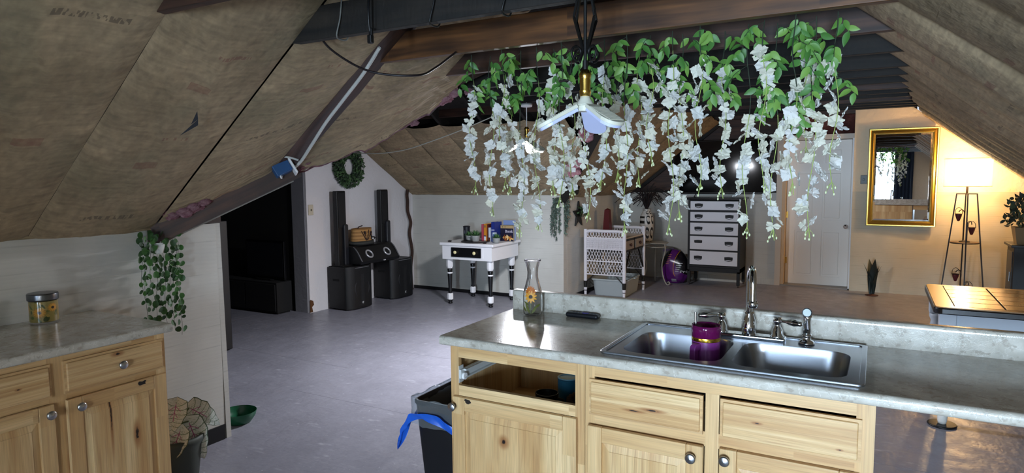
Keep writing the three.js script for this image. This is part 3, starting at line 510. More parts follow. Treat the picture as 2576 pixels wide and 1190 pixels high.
{ // worktop with the cut-out for the sink
  const t = thing('countertop', 'long stone-look laminate island worktop with a low backsplash', 'countertop', [0, 0, 0], 0);
  const X0 = -1.533, X1 = 1.15, ZF = -2.117, ZK = -2.755, Y = 0.914, s0 = -0.835, s1 = -0.03, c0 = -2.66, c1 = -2.2;
  const fr = postform(X1 - X0, 0.07); fr.computeBoundingBox(); fr.translate(X0 - fr.boundingBox.min.x, Y, ZF - 0.07);
  mesh('worktop', [uvm(fr, 0), bb(X0, s0, Y - 0.038, Y, ZK, ZF - 0.07, 0), bb(s1, X1, Y - 0.038, Y, ZK, ZF - 0.07, 0), bb(s0, s1, Y - 0.038, Y, c1, ZF - 0.07, 0), bb(s0, s1, Y - 0.038, Y, ZK, c0, 0)].map(g => { const P = g.attributes.position, U = g.attributes.uv, N = g.attributes.normal; for (let i = 0; i < P.count; i++) if (N.getY(i) > 0.5) U.setXY(i, P.getZ(i), P.getX(i)); return g; }), STONE, t);
  const bs = new THREE.Shape(); bs.moveTo(0, 0); bs.lineTo(0.02, 0); bs.lineTo(0.02, 0.078); bs.quadraticCurveTo(0.02, 0.094, 0.004, 0.094); bs.lineTo(-0.02, 0.094); bs.lineTo(-0.02, -0.03); bs.lineTo(0, -0.03); bs.closePath();
  const g = ext(bs, X1 - X0, 0, 6).rotateY(-PI / 2); g.computeBoundingBox(); g.translate(X0 - g.boundingBox.min.x, Y, ZK); mesh('backsplash', uvm(g, 0), STONE, t);
}
{ // support at the far end of the island, outside the frame
  const t = thing('island_support', 'plain wooden end panel carrying the far end of the island worktop', 'support'); mesh('end_panel', bb(1.09, 1.12, 0, 0.876, -2.74, -2.15), HICK[0], t); mesh('back_brace', bb(0.02, 1.09, 0.78, 0.876, -2.74, -2.715, 0), HICK[1], t);
}
// ---- sink ----
function rrect(x0, x1, z0, z1, r) { const s = new THREE.Shape(); s.moveTo(x0 + r, z0); s.lineTo(x1 - r, z0); s.quadraticCurveTo(x1, z0, x1, z0 + r); s.lineTo(x1, z1 - r); s.quadraticCurveTo(x1, z1, x1 - r, z1); s.lineTo(x0 + r, z1); s.quadraticCurveTo(x0, z1, x0, z1 - r); s.lineTo(x0, z0 + r); s.quadraticCurveTo(x0, z0, x0 + r, z0); return s; }
const SBOT = 0.745;
{
  const t = thing('kitchen_sink', 'stainless steel double bowl drop-in sink set into the island worktop', 'sink');
  const Y = 0.914, bowls = [[-0.805, -0.452], [-0.418, -0.06]], zb = [-2.565, -2.222];
  // deck: shape in (x, -z)
  const o = rrect(-0.857, -0.015, 2.172, 2.695, 0.022); for (const [a, b] of bowls) o.holes.push(rrect(a, b, -zb[1], -zb[0], 0.075));
  mesh('deck', ext(o, 0.004, 0, 14).rotateX(-PI / 2).translate(0, Y + 0.001, 0), STEEL, t);
  const rim = rrect(-0.859, -0.013, 2.17, 2.697, 0.022); rim.holes.push(rrect(-0.845, -0.027, 2.184, 2.683, 0.014)); mesh('rim', ext(rim, 0.004, 0.002, 10).rotateX(-PI / 2).translate(0, Y + 0.003, 0), STEEL, t);
  for (const [a, b] of bowls) {
    const w = sub('bowl', t), outline = (k, r) => { const pts = rrect(a + k, b - k, -zb[1] + k, -zb[0] - k, r).getSpacedPoints(96); return pts.slice(0, 96); };
    const rows = [[0, Y + 0.005, 0.075], [0.002, Y - 0.002, 0.074], [0.007, Y - 0.03, 0.072], [0.024, SBOT + 0.045, 0.068], [0.034, SBOT + 0.018, 0.062], [0.055, SBOT + 0.003, 0.055], [0.095, SBOT, 0.045]], R = rows.map(([k, y, r]) => outline(k, r).map(p => [p.x, y, -p.y]));
    const n = 96, pos = [], ix = []; R.forEach(r => r.forEach(p => pos.push(...p)));
    for (let j = 0; j + 1 < R.length; j++) for (let i = 0; i < n; i++) { const p = j * n + i, q = j * n + (i + 1) % n; ix.push(p, q, p + n, q, q + n, p + n); }
    const cI = pos.length / 3; pos.push((a + b) / 2, SBOT - 0.003, (zb[0] + zb[1]) / 2); const l = (R.length - 1) * n; for (let i = 0; i < n; i++) ix.push(l + i, l + (i + 1) % n, cI);
    const g = new THREE.BufferGeometry(); g.setAttribute('position', new THREE.Float32BufferAttribute(pos, 3)); g.setIndex(ix); g.computeVertexNormals();
    mesh('basin', g, STEEL, w); mesh('drain', lathe([[0, 0.002], [0.02, 0.002], [0.024, 0.006], [0.045, 0.006], [0.048, 0]], 24).translate((a + b) / 2, SBOT - 0.002, (zb[0] + zb[1]) / 2), CHROME, w);
  }
}
{
  const t = thing('faucet', 'chrome gooseneck kitchen faucet with two lever handles behind the sink', 'faucet', [-0.42, 0.919, -2.635], 0);
  mesh('deck_plate', rbox(0.27, 0.016, 0.056, 0.007, 0.0, 0.008, 0, 0, 3), CHROME, t);
  mesh('spout_base', lathe([[0, 0.014], [0.027, 0.014], [0.026, 0.022], [0.028, 0.03], [0.028, 0.05], [0.022, 0.075], [0.016, 0.095], [0.018, 0.102], [0.0115, 0.106], [0, 0.107]], 28), CHROME, t);
  const dx = 0.32, pt = (r, y) => [r * 0.25, y, r * 0.97]; const arc = [[0, 0.1, 0], [0, 0.16, 0], [0, 0.215, 0]]; for (let i = 0; i <= 10; i++) { const a = PI - i / 10 * PI; arc.push(pt(0.058 + Math.cos(a) * 0.058, 0.225 + Math.sin(a) * 0.055)); } arc.push(pt(0.118, 0.19), pt(0.12, 0.165));
  mesh('spout', tube(arc, 0.0128, 60, 14), CHROME, t);
  mesh('aerator', lathe([[0, 0], [0.014, 0], [0.0185, 0.006], [0.0185, 0.02], [0.014, 0.026], [0, 0.026]], 22).translate(...pt(0.12, 0.142)), CHROME, t);
  for (const s of [-1, 1]) {
    const h = sub('handle', t, [s * 0.104, 0.012, 0]);
    mesh('pillar', lathe([[0, 0], [0.026, 0], [0.027, 0.008], [0.021, 0.014], [0.021, 0.026], [0.011, 0.046], [0.011, 0.052], [0.014, 0.056], [0.017, 0.066], [0.012, 0.077], [0, 0.08]], 26), CHROME, h);
    mesh('lever', lathe([[0, 0], [0.006, 0.003], [0.006, 0.022], [0.011, 0.04], [0.013, 0.055], [0.009, 0.072], [0.01, 0.078], [0.005, 0.083], [0, 0.084]], 18).rotateZ(-s * 92 * D).translate(s * 0.008, 0.067, 0), CHROME, h, { r: [0, s > 0 ? -0.25 : 0.3, 0] });
  }
}
{
  const t = thing('side_sprayer', 'chrome side sprayer standing at the corner of the sink deck', 'sprayer', [-0.213, 0.919, -2.635], 0);
  mesh('escutcheon', lathe([[0, 0], [0.029, 0], [0.03, 0.006], [0.024, 0.012], [0.016, 0.016], [0.016, 0.03], [0.019, 0.034], [0.014, 0.038], [0, 0.038]], 26), CHROME, t);
  mesh('handle', lathe([[0, 0.036], [0.013, 0.036], [0.0155, 0.06], [0.0145, 0.085], [0.0165, 0.1], [0.014, 0.115], [0, 0.118]], 24), CHROME, t);
  mesh('spray_head', cyl(0.0155, 0.0175, 0.03, 0, -0.006, 0, 22).rotateX(PI / 2 - 0.2).translate(0, 0.117, -0.006), CHROME, t); mesh('nozzle', cyl(0.014, 0.014, 0.003, 0, 0.024, 0, 22).rotateX(PI / 2 - 0.2).translate(0, 0.117, -0.006), M(0xb9c4c0, 0.5), t);
}
{ // mug standing in the near bowl
  const t = thing('travel_mug', 'purple insulated mug with gold band and straw standing in the sink', 'mug', [-0.548, SBOT, -2.475], 0);
  const PUR = M(0x7d2f7e, 0.38), LIDM = MP(0x6a1250, 0.08, { transmission: 0.35, thickness: 0 });
  mesh('cup', lathe([[0, 0], [0.04, 0], [0.045, 0.004], [0.051, 0.06], [0.0525, 0.185], [0.048, 0.187], [0.046, 0.02], [0, 0.015]], 40), PUR, t);
  mesh('gold_band', lathe([[0.0515, 0.186], [0.0532, 0.187], [0.0532, 0.2], [0.0515, 0.201]], 40), M(0xe2b84a, 0.22, { metalness: 1 }), t);
  const lid = sub('lid', t); mesh('rim', lathe([[0.046, 0.2], [0.0532, 0.201], [0.0545, 0.232], [0.053, 0.245], [0.049, 0.244], [0.047, 0.222], [0, 0.22]], 40), LIDM, lid); mesh('slider', rbox(0.07, 0.01, 0.02, 0.004, 0.0, 0.228, 0.01, 0, 2), LIDM, lid);
  const hd = ext(rrect(0, 0.04, 0.0, 0.14, 0.018), 0.02, 0.003); { const s = rrect(0, 0.042, 0, 0.15, 0.02); s.holes.push(rrect(0.0, 0.026, 0.018, 0.132, 0.012)); mesh('handle', ext(s, 0.018, 0.003, 8).translate(0.045, 0.03, -0.009), PUR, t, { r: [0, -110.5 * D, 0] }); }
  mesh('straw', rod([-0.03, 0.05, -0.0], [-0.046, 0.285, -0.02], 0.0042, 12), NICKEL, t);
}
// ================= THINGS ON THE ISLAND =================
function sunflower(g, x, y, r, petal = '#d99a2b', dark = '#b5641d', core = '#3a2412') { for (let k = 0; k < 2; k++) for (let i = 0; i < 13; i++) { g.save(); g.translate(x, y); g.rotate(i * 2 * PI / 13 + k * 0.24); g.fillStyle = k ? petal : dark; g.beginPath(); g.moveTo(r * 0.2, -r * 0.05); g.quadraticCurveTo(r * 0.6, -r * 0.24, r * (k ? 0.95 : 1.05), 0); g.quadraticCurveTo(r * 0.6, r * 0.24, r * 0.2, r * 0.05); g.fill(); g.restore(); } g.fillStyle = core; g.beginPath(); g.arc(x, y, r * 0.3, 0, 7); g.fill(); g.fillStyle = '#1d1209'; g.beginPath(); g.arc(x, y, r * 0.17, 0, 7); g.fill(); }
{
  const t = thing('glass_carafe', 'clear glass carafe with sunflower decal standing against the island backsplash', 'carafe', [-1.385, 0.914, -2.66], 0);
  const out = [[0.038, 0.002], [0.044, 0.008], [0.0455, 0.02], [0.0455, 0.085], [0.043, 0.11], [0.033, 0.145], [0.0255, 0.175], [0.024, 0.2], [0.027, 0.222], [0.033, 0.243], [0.038, 0.252], [0.0395, 0.257]], inn = out.map(([r, y]) => [Math.max(0, r - 0.0032), Math.max(0.008, y)]).reverse();
  mesh('glass', lathe([[0, 0.001], ...out, [0.0375, 0.2575], ...inn, [0, 0.008]], 44), MP(0xffffff, 0.02, { transmission: 1, thickness: 0.003, ior: 1.45 }), t);
  // flower print baked onto the outside: petals and leaves follow the curve of the glass
  const rad = (y) => { for (let i = 0; i + 1 < out.length; i++) if (y <= out[i + 1][1]) return lerp(out[i][0], out[i + 1][0], clamp((y - out[i][1]) / (out[i + 1][1] - out[i][1]))); return 0.03; };
  const wrap = (shape, m, name, off) => { const g = new THREE.ShapeGeometry(shape, 6), P = g.attributes.position; for (let i = 0; i < P.count; i++) { const u = P.getX(i), y = P.getY(i), r = rad(y) + off, a = u / 0.0455; P.setXYZ(i, Math.sin(a) * r, y, Math.cos(a) * r); } g.computeVertexNormals(); return mesh(name, g, m, t); };
  const pet = (cx, cy, r, n, w, ph) => { const out = []; for (let i = 0; i < n; i++) { const a = i * 2 * PI / n + ph, c = Math.cos(a), s = Math.sin(a), q = (u, v) => [cx + c * u - s * v, cy + s * u + c * v]; const sh = new THREE.Shape(); sh.moveTo(...q(r * 0.2, -w * 0.4)); sh.quadraticCurveTo(...q(r * 0.6, -w), ...q(r, 0)); sh.quadraticCurveTo(...q(r * 0.6, w), ...q(r * 0.2, w * 0.4)); sh.closePath(); out.push(sh); } return out; };
  const OR = M(0xb9661f, 0.5), YE = M(0xd8992c, 0.5), GR = M(0x55591f, 0.6), BR = M(0x2c1a0e, 0.6), disc = (cx, cy, r) => { const s = new THREE.Shape(); s.absarc(cx, cy, r, 0, 2 * PI); return s; };
  const T = (40) * D * 0.0455 * -1; // turned towards the camera
  const face = 0.012; // print centre, along the wall of the glass
  wrap(pet(face - 0.002, 0.112, 0.03, 15, 0.008, 0), OR, 'orange_petals', 0.0007); wrap(disc(face - 0.002, 0.112, 0.008), OR, 'orange_heart', 0.0009);
  wrap(pet(face, 0.09, 0.031, 11, 0.0075, 0.2), YE, 'yellow_petals', 0.0011); wrap(disc(face, 0.09, 0.0095), BR, 'flower_heart', 0.0014);
  wrap([poly([[face - 0.001, 0.012], [face + 0.002, 0.012], [face + 0.002, 0.075], [face - 0.001, 0.075]])], GR, 'stem', 0.0007);
  const leafS = (x, y, a, l, w) => { const c = Math.cos(a), s = Math.sin(a), q = (u, v) => [x + c * u - s * v, y + s * u + c * v], h = new THREE.Shape(); h.moveTo(...q(0, 0)); h.quadraticCurveTo(...q(l * 0.5, w), ...q(l, 0)); h.quadraticCurveTo(...q(l * 0.5, -w), ...q(0, 0)); return h; };
  wrap([leafS(face - 0.004, 0.012, 2.0, 0.055, 0.014), leafS(face + 0.004, 0.012, 1.0, 0.05, 0.013), leafS(face - 0.02, 0.02, 2.4, 0.04, 0.012), leafS(face + 0.018, 0.04, 0.5, 0.035, 0.012), leafS(face - 0.006, 0.05, 2.6, 0.035, 0.01)], GR, 'printed_leaves', 0.0009);
}
{
  const t = thing('remote_control', 'black remote control lying on the island beside the carafe', 'remote', [-1.15, 0.914, -2.7], -0.02);
  mesh('case', rbox(0.16, 0.022, 0.04, 0.01, 0, 0.011, 0, 0, 3), M(0x14151a, 0.4), t);
  mesh('button', [rbox(0.03, 0.004, 0.018, 0.002, 0.015, 0.0225, 0, 0, 2)], M(0x3b2f7a, 0.5), t, { label: 'purple direction pad' });
  for (const [x, z, w] of [[-0.03, 0.006, 0.008], [-0.03, -0.006, 0.008], [-0.015, 0, 0.006], [-0.045, 0.0, 0.008], [0.045, 0.006, 0.01], [0.045, -0.006, 0.01], [0.06, 0, 0.012]]) mesh('button', rbox(w, 0.003, 0.007, 0.001, x, 0.0225, z, 0, 1), M(0x3a3c44, 0.5), t);
}
{ // inside the open drawer bay
  const t = thing('mug', 'dark mug inside the cabinet seen through the empty drawer opening', 'mug', [-1.2, 0.537, FZ - 0.28], 0); mesh('cup', lathe([[0, 0], [0.036, 0], [0.046, 0.01], [0.05, 0.1], [0.046, 0.1], [0.042, 0.014], [0, 0.012]], 32), M(0x15171c, 0.3), t); mesh('coffee', cyl(0.043, 0.043, 0.004, 0, 0.075, 0, 28), M(0x3a3f46, 0.2), t);
  mesh('handle', tube([[0.046, 0.08, 0], [0.075, 0.078, 0], [0.08, 0.05, 0], [0.07, 0.025, 0], [0.045, 0.024, 0]], 0.006, 20, 8), M(0x15171c, 0.3), t);
  const c = thing('tin_can', 'blue tin standing behind the dark mug inside the cabinet', 'can', [-1.17, 0.537, FZ - 0.43], 0); mesh('wall', cyl(0.045, 0.045, 0.125, 0, 0, 0, 28), M(0x2f7fa8, 0.35), c); mesh('lid', lathe([[0, 0.125], [0.045, 0.125], [0.046, 0.131], [0.04, 0.132], [0.038, 0.128], [0, 0.128]], 28), M(0x7fb6cc, 0.3), c);
  const w = thing('wicker_basket', 'brown woven basket at the back of the open cabinet', 'basket', [-1.02, 0.537, FZ - 0.3], 0); const rows = []; for (let k = 0; k < 7; k++) for (let i = 0; i < 22; i++) { const a = (i + (k % 2) / 2) * 2 * PI / 22; rows.push(new THREE.SphereGeometry(0.013, 8, 6).scale(1, 0.75, 0.7).rotateY(-a).translate(Math.cos(a) * 0.075 + 0, 0.01 + k * 0.014, Math.sin(a) * 0.095)); } mesh('weave', rows, M(0x5a402c, 0.8), w);
}
// ---- trash bin ----
{
  const t = thing('trash_bin', 'black plastic trash bin with clear and blue liner beside the island', 'bin', [-1.665, 0, -2.42], 0);
  const ring = (w, d, y, n = 64, wob = 0, sd = 0) => { const p = rrect(-w / 2, w / 2, -d / 2, d / 2, 0.03).getSpacedPoints(n).slice(0, n); return p.map((q, i) => { const l = Math.hypot(q.x, q.y), k = 1 + wob * (fbm(i * 0.45 + sd, y * 20 + sd, 3) - 0.5); return [q.x * k, y + (wob ? 0.02 * (fbm(i * 0.3 + sd * 2, 4 + sd, 2) - 0.5) : 0), q.y * k]; }); };
  const loft = (R, cap) => { const n = R[0].length, pos = [], ix = [], uv = []; R.forEach((r, j) => r.forEach((p, i) => { pos.push(...p); uv.push(i / n, j / R.length); })); for (let j = 0; j + 1 < R.length; j++) for (let i = 0; i < n; i++) { const a = j * n + i, b = j * n + (i + 1) % n; ix.push(a, a + n, b, b, a + n, b + n); } if (cap) { const c = pos.length / 3; pos.push(0, R[0][0][1], 0); uv.push(0, 0); for (let i = 0; i < n; i++) ix.push(c, i, (i + 1) % n); } const g = new THREE.BufferGeometry(); g.setAttribute('position', new THREE.Float32BufferAttribute(pos, 3)); g.setAttribute('uv', new THREE.Float32BufferAttribute(uv, 2)); g.setIndex(ix); g.computeVertexNormals(); return g; };
  mesh('bin_body', loft([ring(0.17, 0.24, 0.002), ring(0.23, 0.32, 0.54), ring(0.24, 0.33, 0.55), ring(0.24, 0.33, 0.565), ring(0.225, 0.31, 0.565), ring(0.16, 0.23, 0.02)], true), M(0x0b0c10, 0.45), t);
  const CLEAR = MP(0xdfe6ea, 0.06, { transmission: 0.9, thickness: 0 });
  const l = sub('bin_liner', t);
  mesh('clear_film', loft([ring(0.18, 0.27, 0.33, 64, 0.1, 1), ring(0.215, 0.3, 0.53, 64, 0.1, 2), ring(0.235, 0.325, 0.57, 64, 0.04, 3), ring(0.26, 0.35, 0.575, 64, 0.08, 4), ring(0.27, 0.36, 0.53, 64, 0.14, 5), ring(0.275, 0.365, 0.46, 64, 0.18, 6)]), CLEAR, l);
  const bc = new THREE.CatmullRomCurve3([[0.12, 0.47, 0.192], [0.03, 0.505, 0.2], [-0.06, 0.51, 0.202], [-0.12, 0.48, 0.2], [-0.16, 0.42, 0.195], [-0.19, 0.345, 0.185], [-0.165, 0.43, 0.14], [-0.155, 0.5, 0.02], [-0.15, 0.5, -0.1]].map(q => V(...q))); const band = grid(50, 3, (s, q) => { const p = bc.getPoint(s); return [p.x - 0.006 * Math.sin(s * 40 + q), p.y - 0.034 * (q - 0.5) * (1 + 0.3 * Math.sin(s * 21)), p.z + 0.006 * Math.sin(q * 3 + s * 30)]; });
  mesh('blue_drawstring', band, MP(0x1f63d6, 0.25, { transmission: 0.25, thickness: 0, side: THREE.DoubleSide }), l);
}
// ================= KITCHEN SIDE, LEFT =================
{
  const t = thing('glass_jar', 'small glass jar with sunflower print and dark metal lid on the counter', 'jar', [-3.295, 0.914, -1.505], 0);
  const pr = canvas(512, 160, (g, w, h) => { g.fillStyle = '#8a7a3c'; g.fillRect(0, 0, w, h); const r = rng(5); for (let i = 0; i < 60; i++) { g.fillStyle = ['#4c5a24', '#6d6a2c', '#a58a3e', '#39471c'][i % 4]; g.beginPath(); g.ellipse(r() * w, r() * h, 8 + r() * 26, 5 + r() * 12, r() * 3, 0, 7); g.fill(); } for (const [x, y, q] of [[60, 60, 46], [175, 80, 40], [290, 55, 46], [400, 85, 42], [480, 50, 36]]) sunflower(g, x, y, q, '#c8912e', '#a8752a'); });
  mesh('printed_wrap', cyl(0.0555, 0.0555, 0.092, 0, 0.008, 0, 40, true), M(0xffffff, 0.3, { map: pr }), t, { r: [0, 2.2, 0] });
  mesh('glass', lathe([[0, 0], [0.056, 0], [0.059, 0.006], [0.059, 0.1], [0.054, 0.106]], 40), GLASS, t);
  mesh('lid', lathe([[0.054, 0.104], [0.06, 0.104], [0.061, 0.108], [0.061, 0.13], [0.058, 0.135], [0, 0.135]], 40), M(0x6f7176, 0.3, { metalness: 1 }), t);
}
// flat leaf: length along +y, slightly folded
function leafGeo(len, wid, fold = 0.25, curl = 0.3, tip = 1.4, nl = 5) {
  return grid(2, nl, (s, t) => { const w = wid / 2 * Math.pow(Math.sin(PI * Math.pow(clamp(t, 0.001, 0.999), 1 / tip)), 0.95), x = (s - 0.5) * 2 * w; return [x, t * len * (1 - 0.1 * curl * t), Math.abs(x) * fold - curl * len * t * t * 0.5]; });
}
function discLeaf(r, cup = 0.2, n = 10) { const p = [0, 0, 0], ix = [], uv = [0.5, 0.5]; for (let i = 0; i < n; i++) { const a = i / n * 2 * PI; p.push(Math.sin(a) * r, Math.cos(a) * r + r, cup * r * (0.6 + 0.4 * Math.cos(2 * a))); uv.push(0.5 + 0.5 * Math.sin(a), 0.5 + 0.5 * Math.cos(a)); ix.push(0, 1 + i, 1 + (i + 1) % n); } p[1] = r; const g = new THREE.BufferGeometry(); g.setAttribute('position', new THREE.Float32BufferAttribute(p, 3)); g.setAttribute('uv', new THREE.Float32BufferAttribute(uv, 2)); g.setIndex(ix); g.computeVertexNormals(); return g; }
{
  const t = thing('hanging_plant', 'trailing artificial plant with round green leaves hung on the knee wall', 'plant', [-3.345, 1.225, -2.075], PI / 2); t.scale.set(0.84, 1.03, 0.92); // local x along -z, local z along +x
  const r = rng(17), L = [0x2f5a24, 0x3a6a2a, 0x27491f].map(c => M(c, 0.5)), ST = M(0x26331f, 0.7), G = [discLeaf(0.016), discLeaf(0.019, 0.3), discLeaf(0.013, 0.1)];
  mesh('wall_pot', [lathe([[0, -0.055], [0.035, -0.055], [0.048, 0], [0.044, 0], [0.03, -0.045], [0, -0.045]], 24)], M(0xd9dcd6, 0.5), t, { p: [0, -0.0, 0.02] });
  const addLeaf = (x, y, z, a, b, c) => { const m = mesh('leaf', G[Math.floor(r() * 3)], L[Math.floor(r() * 3)], t, { p: [x, y, z] }); m.rotation.set(a, b, c); };
  for (let i = 0; i < 34; i++) { const x = rr(-0.12, 0.12, r); addLeaf(x, rr(-0.06, 0.03, r) + 0.02 * (1 - Math.abs(x) * 8), rr(0.02, 0.075, r), rr(-0.6, 0.9, r), rr(-0.6, 0.6, r), rr(-1.4, 1.4, r)); }
  const strings = [[-0.115, 0.3], [-0.098, 0.42], [-0.06, 0.46], [-0.03, 0.33], [-0.012, 0.45], [0.022, 0.44], [0.052, 0.46], [0.1, 0.5], [0.118, 0.4], [0.085, 0.22]];
  strings.forEach(([x, l], i) => {
    const pts = []; let xx = x; for (let k = 0; k <= 8; k++) { pts.push([xx, -l * k / 8, 0.045 + 0.012 * Math.sin(k + i)]); xx += rr(-0.007, 0.007, r); } mesh('stem', tube(pts, 0.0012, 16, 4), ST, t);
    for (let d = 0.04; d < l; d += rr(0.03, 0.05, r)) { const k = Math.min(7, Math.floor(d / l * 8)), f = d / l * 8 - k, px = lerp(pts[k][0], pts[k + 1][0], f); for (const s of [-1, 1]) if (r() > 0.18) addLeaf(px, -d, 0.045 + rr(-0.01, 0.015, r), rr(-0.5, 0.7, r), rr(-0.5, 0.5, r), s * rr(1.0, 1.9, r)); }
  });
}
{
  const t = thing('potted_caladium', 'potted caladium with white and pink veined leaves behind the base cabinet', 'plant', [-3.1, 0, -1.97], 0);
  mesh('pot', lathe([[0, 0], [0.1, 0], [0.125, 0.2], [0.14, 0.225], [0.14, 0.25], [0.12, 0.25], [0.11, 0.2], [0, 0.19]], 32), M(0x3c423c, 0.6), t); mesh('soil', cyl(0.115, 0.115, 0.01, 0, 0.2, 0, 24), M(0x1c1612, 1), t);
  const lt = canvas(256, 256, (g) => {
    g.fillStyle = '#cdcdc4'; g.fillRect(0, 0, 256, 256); const r = rng(3);
    for (let i = 0; i < 500; i++) { g.strokeStyle = r() > 0.45 ? 'rgba(110,124,100,.45)' : 'rgba(232,232,226,.7)'; const y = r() * 256, s = r() > 0.5 ? 1 : -1, x = 128 + s * r() * 110; g.lineWidth = 1 + r() * 2; g.beginPath(); g.moveTo(x, y); g.lineTo(x + s * 16, y - 10 + r() * 24); g.stroke(); }
    g.lineWidth = 4; g.strokeStyle = 'rgba(96,112,86,.8)'; for (let k = 0; k < 7; k++) for (const s of [-1, 1]) { g.beginPath(); g.moveTo(128, 30 + k * 30); g.quadraticCurveTo(128 + s * 50, 44 + k * 30, 128 + s * 126, 20 + k * 34); g.stroke(); }
    g.fillStyle = '#4c5a44'; g.fillRect(0, 0, 9, 256); g.fillRect(247, 0, 9, 256);
    g.strokeStyle = '#a04a78'; g.lineWidth = 8; g.beginPath(); g.moveTo(128, 10); g.lineTo(128, 150); g.stroke(); g.lineWidth = 4; for (const [x, y] of [[70, 70], [186, 70], [84, 120], [172, 120]]) { g.beginPath(); g.moveTo(128, y - 36); g.lineTo(x, y); g.stroke(); }
  });
  const LM = M(0xffffff, 0.6, { map: lt, side: THREE.DoubleSide });
  const heart = (l) => grid(12, 14, (s, q) => { const u = (s - 0.5) * 2, w = 0.36 * Math.pow(Math.sin(PI * Math.pow(clamp(q, 0.0, 1), 0.5)), 0.75) * (1 + 0.05 * Math.sin(q * 22)), y = -q + 0.16 * Math.abs(u) * Math.max(0, 1 - q / 0.3); return [u * w * l, y * l, l * (0.22 * Math.abs(u) * w - 0.03 * Math.sin(q * 20 + Math.abs(u) * 3) * Math.abs(u) - 0.2 * q * q)]; }, (s, q) => [s, 1 - q]);
  const put = (p, l, rx, ry, rz) => { mesh('stem', tube([[0, 0.2, 0], [p[0] * 0.4, 0.3, p[2] * 0.4], p], 0.004, 12, 6), M(0x55603c, 0.6), t); const m = mesh('leaf', heart(l), LM, t, { p }); m.rotation.order = 'YXZ'; m.rotation.set(rx, ry, rz); };
  put([0.03, 0.31, -0.06], 0.21, -0.3, 0.75, 0.35); put([-0.02, 0.36, -0.1], 0.18, -0.7, 0.8, 1.0); put([0.14, 0.47, 0.07], 0.16, -0.3, 0.9, -0.2); put([0.1, 0.31, 0.03], 0.18, -0.3, 0.5, -0.3); put([-0.1, 0.34, -0.02], 0.14, -1.0, 0.2, 0.3); put([0.02, 0.36, 0.08], 0.14, -0.8, 0.2, 0.3);
}
{
  const t = thing('plastic_bowl', 'green plastic bowl on the floor behind the end of the knee wall', 'bowl', [-3.53, 0, -2.68], 0); t.scale.setScalar(0.86);
  mesh('bowl', lathe([[0, 0.004], [0.075, 0], [0.085, 0.004], [0.118, 0.05], [0.128, 0.088], [0.125, 0.088], [0.113, 0.05], [0.08, 0.01], [0, 0.009]], 44), M(0x14573a, 0.35), t);
}
{
  const t = thing('tall_black_cabinet', 'tall black cabinet standing in the dark side room behind the knee wall', 'cabinet', [-5.4, 0, -3.58], 0);
  mesh('case', rbox(0.58, 1.18, 0.55, 0.01, 0, 0.6, 0), BLACK, t); mesh('base', box(0.54, 0.02, 0.5, 0, 0.01, 0), BLACK, t); mesh('door', rbox(0.56, 1.12, 0.02, 0.005, 0, 0.6, 0.285), BLACK, t);
  const s = thing('silver_tray', 'small bright tray on top of the tall black cabinet', 'tray', [-5.35, 1.19, -3.58], 0); mesh('tray', [rbox(0.3, 0.02, 0.2, 0.006, 0, 0.01, 0)], M(0xb9b6d8, 0.2, { metalness: 0.8 }), s);
}
{
  const t = thing('television', 'switched off television in the dark side room', 'television', [-6.33, 0.38, -5.28], 0);
  mesh('bezel', rbox(0.66, 0.46, 0.04, 0.008, 0, 0.23, 0), BLACKGLOSS, t); mesh('screen', box(0.61, 0.4, 0.002, 0, 0.235, 0.0205), M(0x1b1c22, 0.18), t); mesh('foot', rbox(0.3, 0.012, 0.14, 0.004, 0, 0.0, 0), BLACK, t);
  const c = thing('low_cabinet', 'low black cabinet below the television in the dark room', 'cabinet', [-6.5, 0, -5.22], 0); mesh('case', bb(-0.55, 0.52, 0.02, 0.37, -0.12, 0.1), BLACKWALL, c); mesh('door', bb(-0.53, -0.02, 0.04, 0.35, 0.1, 0.112), BLACKWALL, c); mesh('door', bb(0.0, 0.5, 0.04, 0.35, 0.1, 0.112), BLACKWALL, c); mesh('foot', bb(-0.5, 0.5, 0, 0.02, -0.1, 0.08), BLACKWALL, c);
}
